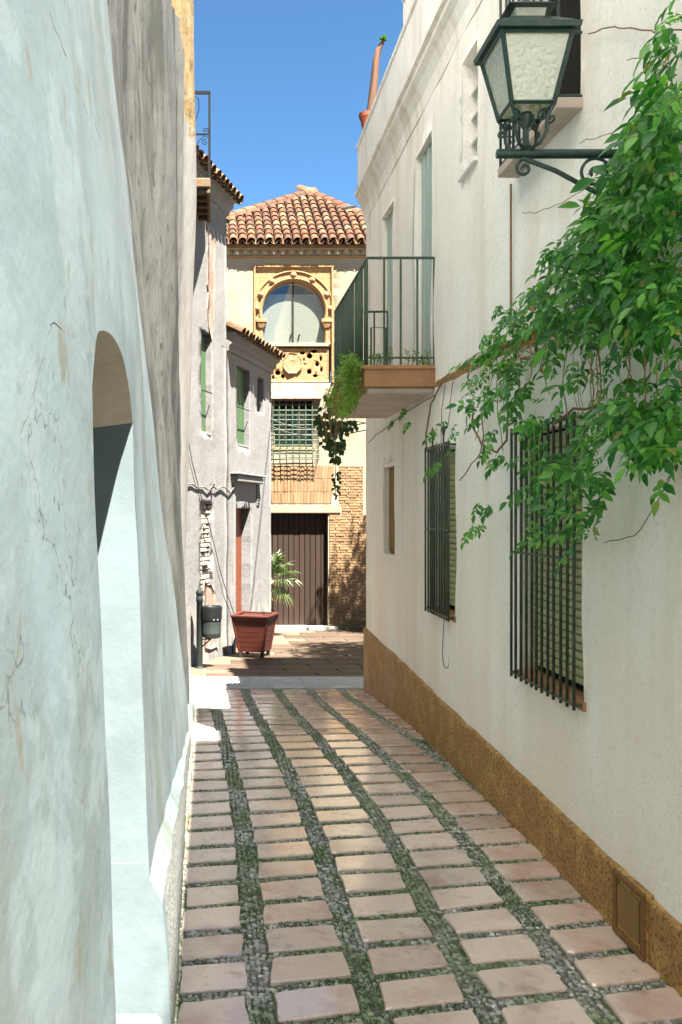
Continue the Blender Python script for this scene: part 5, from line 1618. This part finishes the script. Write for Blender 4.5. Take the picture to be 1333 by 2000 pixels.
MB().tube([(PX(u, 10.3), 10.3, PZ(v, 10.3)) for (u, v) in ((714, 826), (690, 822), (655, 826), (630, 815), (626, 850))], .005, 5).build('stem', MAT['tendril'], hv)
hbp = mapH(SE - .02, 0, .0)
for k, (v0, v1, w_) in enumerate(((826, 818, 'upper'), (840, 832, 'lower'))):
    a = Vector((XR, 10.3, PZ(v0, 10.3))); b = Vector((hbp[0], hbp[1], PZ(v1, hbp[1])))
    tag(MB().tube([a.lerp(b, t) - Vector((0, 0, .12 * 4 * t * (1 - t))) for t in lin(0, 1, 10)], .0065, 5).build('street_wire', MAT['cable']), f'{w_} of two thin wires strung across the square to the pale house', 'wire', 'wires across the square')

# feathery plant on the balcony corner, and low plants behind the railing
bpz = thing('trailing_fern', (BX + .05, 8.5, 2.86), 'feathery bright green plant spilling over the outer edge of the balcony', 'plant')
sp = []
for (u, v) in sample_poly([(690, 690), (655, 745), (648, 790), (665, 812), (690, 800), (716, 770), (722, 715), (712, 695)], 620):
    x = BX - random.uniform(-.06, .12); y = min(9.1, max(7.1, x * F / (u - VU)))
    d = Vector((-random.uniform(.1, 1), random.uniform(-.9, .9), random.uniform(-1, .4)))
    sp.append(xform((x, y, PZ(v, y)), d, (-.4, -.5, .8), random.uniform(.05, .11)))
THIN = compound(2); THIN = (THIN[0] * np.array([1, .55, 1]), THIN[1])
o = mesh_obj('fronds', joined(sp, THIN), MAT['leaf_bright'], bpz); o['kind'] = 'stuff'
for k in range(12):
    y = random.uniform(7.3, 9.0)
    MB().tube(jitter_path([Vector((BX + .06, y, 2.88)), Vector((BX - .06, y, 2.95)), Vector((BX - .12, y + random.uniform(-.1, .1), 2.7)), Vector((BX - .10, y + random.uniform(-.1, .1), 2.4))], 4, .01), .003, 4).build('stem', MAT['tendril'], bpz)
for nm, (u0, u1), lab, mt in (('balcony_plant', (722, 765), 'small leafy plant on the balcony floor near its outer corner', 'leaf'), ('balcony_plant', (790, 845), 'sparse twiggy plant on the balcony floor against the house wall', 'leaf_bright')):
    t_ = thing(nm, (PX((u0+u1)/2, 7.25), 7.25, 2.868), lab, 'plant', 'small plants on the balcony')
    sp = []
    for k in range(60):
        u = random.uniform(u0, u1); y = random.uniform(7.14, 7.4)
        sp.append(xform((PX(u, y), y, 2.875 + random.uniform(.0, .12)), (random.uniform(-1, 1), random.uniform(-1, 1), random.uniform(-.3, .8)), (0, -.4, 1), random.uniform(.04, .08)))
    o = mesh_obj('foliage', joined(sp, CL3), MAT[mt], t_); o['kind'] = 'stuff'
    for k in range(5):
        u = u0 + (u1-u0)*(k+.5)/5
        MB().tube([(PX(u, 7.25), 7.25, 2.868), (PX(u + random.uniform(-8, 8), 7.25), 7.22, 2.97)], .004, 4).build('stem', MAT['tendril'], t_)

# fan palm beyond the pale house corner
palm = thing('fan_palm', (1.12, 18.55, g(18.5)), 'green fan palm peeping out behind the corner of the low pale house', 'palm')
pc = Vector((1.12, 18.55, g(18.5)))
MB().tube([pc, pc + Vector((.02, 0, .5)), pc + Vector((0, .02, 1.1))], [.10, .085, .07], 10).build('trunk', MAT['trunk'], palm)
for k in range(22):
    az = k * 2.399 + random.uniform(-.2, .2); el = random.uniform(-.7, 1.25)
    base = pc + Vector((0, 0, 1.05))
    d = Vector((math.cos(az)*math.cos(el), math.sin(az)*math.cos(el), math.sin(el)))
    tip = base + d * random.uniform(.25, .4)
    vs = []; fs = []
    up = Vector((0, 0, 1)) - d * d.z; up.normalize() if up.length > .1 else None
    side = d.cross(up).normalized(); up = side.cross(d)
    vs += [base - side*.006, base + side*.006, tip + side*.006, tip - side*.006]; fs.append((0, 1, 2, 3))
    nf = 19
    for j in range(nf):
        a = R(-115 + 230 * j / (nf - 1))
        q = (d * math.cos(a) + side * math.sin(a)).normalized()
        L_ = .40 * (.7 + .3*math.cos(a)) * random.uniform(.85, 1.1)
        w = .013
        perp = (side * math.cos(a) - d * math.sin(a))
        m1 = tip + q * L_ * .55 + up * .03; e1 = tip + q * L_ - Vector((0, 0, .16 * L_ * random.uniform(.5, 2)))
        n = len(vs)
        vs += [tip, m1 - perp*w, m1 + up*.012, m1 + perp*w, e1]
        fs += [(n, n+1, n+2), (n, n+2, n+3), (n+1, n+4, n+2), (n+2, n+4, n+3)]
    mesh_obj('frond', pydata(vs, fs), MAT['leaf_palm'], palm)

# potted succulent on the parapet
pp = Vector((1.665, 9.95, 5.845))
pot = MB().lathe(pp, [(.055, 0), (.058, .01), (.088, .15), (.098, .15), (.10, .19), (.09, .19), (.085, .165)], 18)
tag(pot.build('terracotta_pot', MAT['pot']), 'small terracotta pot standing on the white parapet', 'pot')
su = thing('tall_succulent', pp + Vector((0, 0, .16)), 'tall bare brown succulent stem in the pot on the parapet', 'succulent')
sp = [pp + Vector(q) for q in ((.02, 0, .15), (.045, 0, .35), (.075, 0, .6), (.085, 0, .75), (.11, 0, .88), (.165, 0, .98))]
MB().tube(sp, [.042, .044, .042, .038, .032, .018], 9).build('stem', MAT['cactus'], su)
for k in range(9):
    a = k * .7
    m = xform(sp[-1], (math.cos(a), math.sin(a), random.uniform(.1, .9)), (0, 0, 1), random.uniform(.05, .08))
    mesh_obj('leaf', mel, MAT['leaf_dark'], su, m)

# trees on the square, hidden by the white house, whose shade falls on the paving and the brickwork
def square_tree(x, y, z0, z1, rx, ry, ncl, label, seed):
    rnd = random.Random(seed)
    tb = Vector((x, y, g(y)))
    tr = thing('square_tree', tb, label, 'tree', 'trees on the square')
    MB().tube([tb, tb + Vector((.05, 0, z0*.4)), tb + Vector((0, .05, z0*.8)), tb + Vector((.1, 0, z1*.8))], [.15, .13, .10, .04], 10).build('trunk', MAT['trunk'], tr)
    for k in range(8):
        a = k * 2.4; b0 = tb + Vector((0, 0, z0*.75 + (z1 - z0)*.08*k))
        MB().tube([b0, b0 + Vector((math.cos(a)*rx*.4, math.sin(a)*ry*.4, .45)), b0 + Vector((math.cos(a)*rx*.8, math.sin(a)*ry*.8, 1.0))], [.05, .035, .012], 6).build('limb', MAT['trunk'], tr)
    sp = []
    for _ in range(ncl):
        while True:
            q = Vector((rnd.uniform(-1, 1), rnd.uniform(-1, 1), rnd.uniform(-1, 1)))
            if q.length < 1: break
        cc = tb + Vector((q.x*rx, q.y*ry, (z0 + z1)/2 + q.z*(z1 - z0)/2 - g(y)))
        for _ in range(24):
            p = cc + Vector((rnd.gauss(0, .2), rnd.gauss(0, .2), rnd.gauss(0, .18)))
            sp.append(xform(p, (rnd.uniform(-1, 1), rnd.uniform(-1, 1), rnd.uniform(-1, .5)), (rnd.uniform(-.6, .6), rnd.uniform(-.6, .6), 1), rnd.uniform(.15, .25)))
    mesh_obj('crown', joined(sp, CL5), MAT['leaf_tree'], tr)['kind'] = 'stuff'
square_tree(3.9, 12.6, 3.0, 7.2, 1.45, 1.5, 120, 'dense leafy tree just behind the white house, shading the square', 3)
square_tree(4.85, 17.4, 3.4, 6.7, 1.2, 1.1, 60, 'leafy tree beside the palace, shading its brick facade', 5)
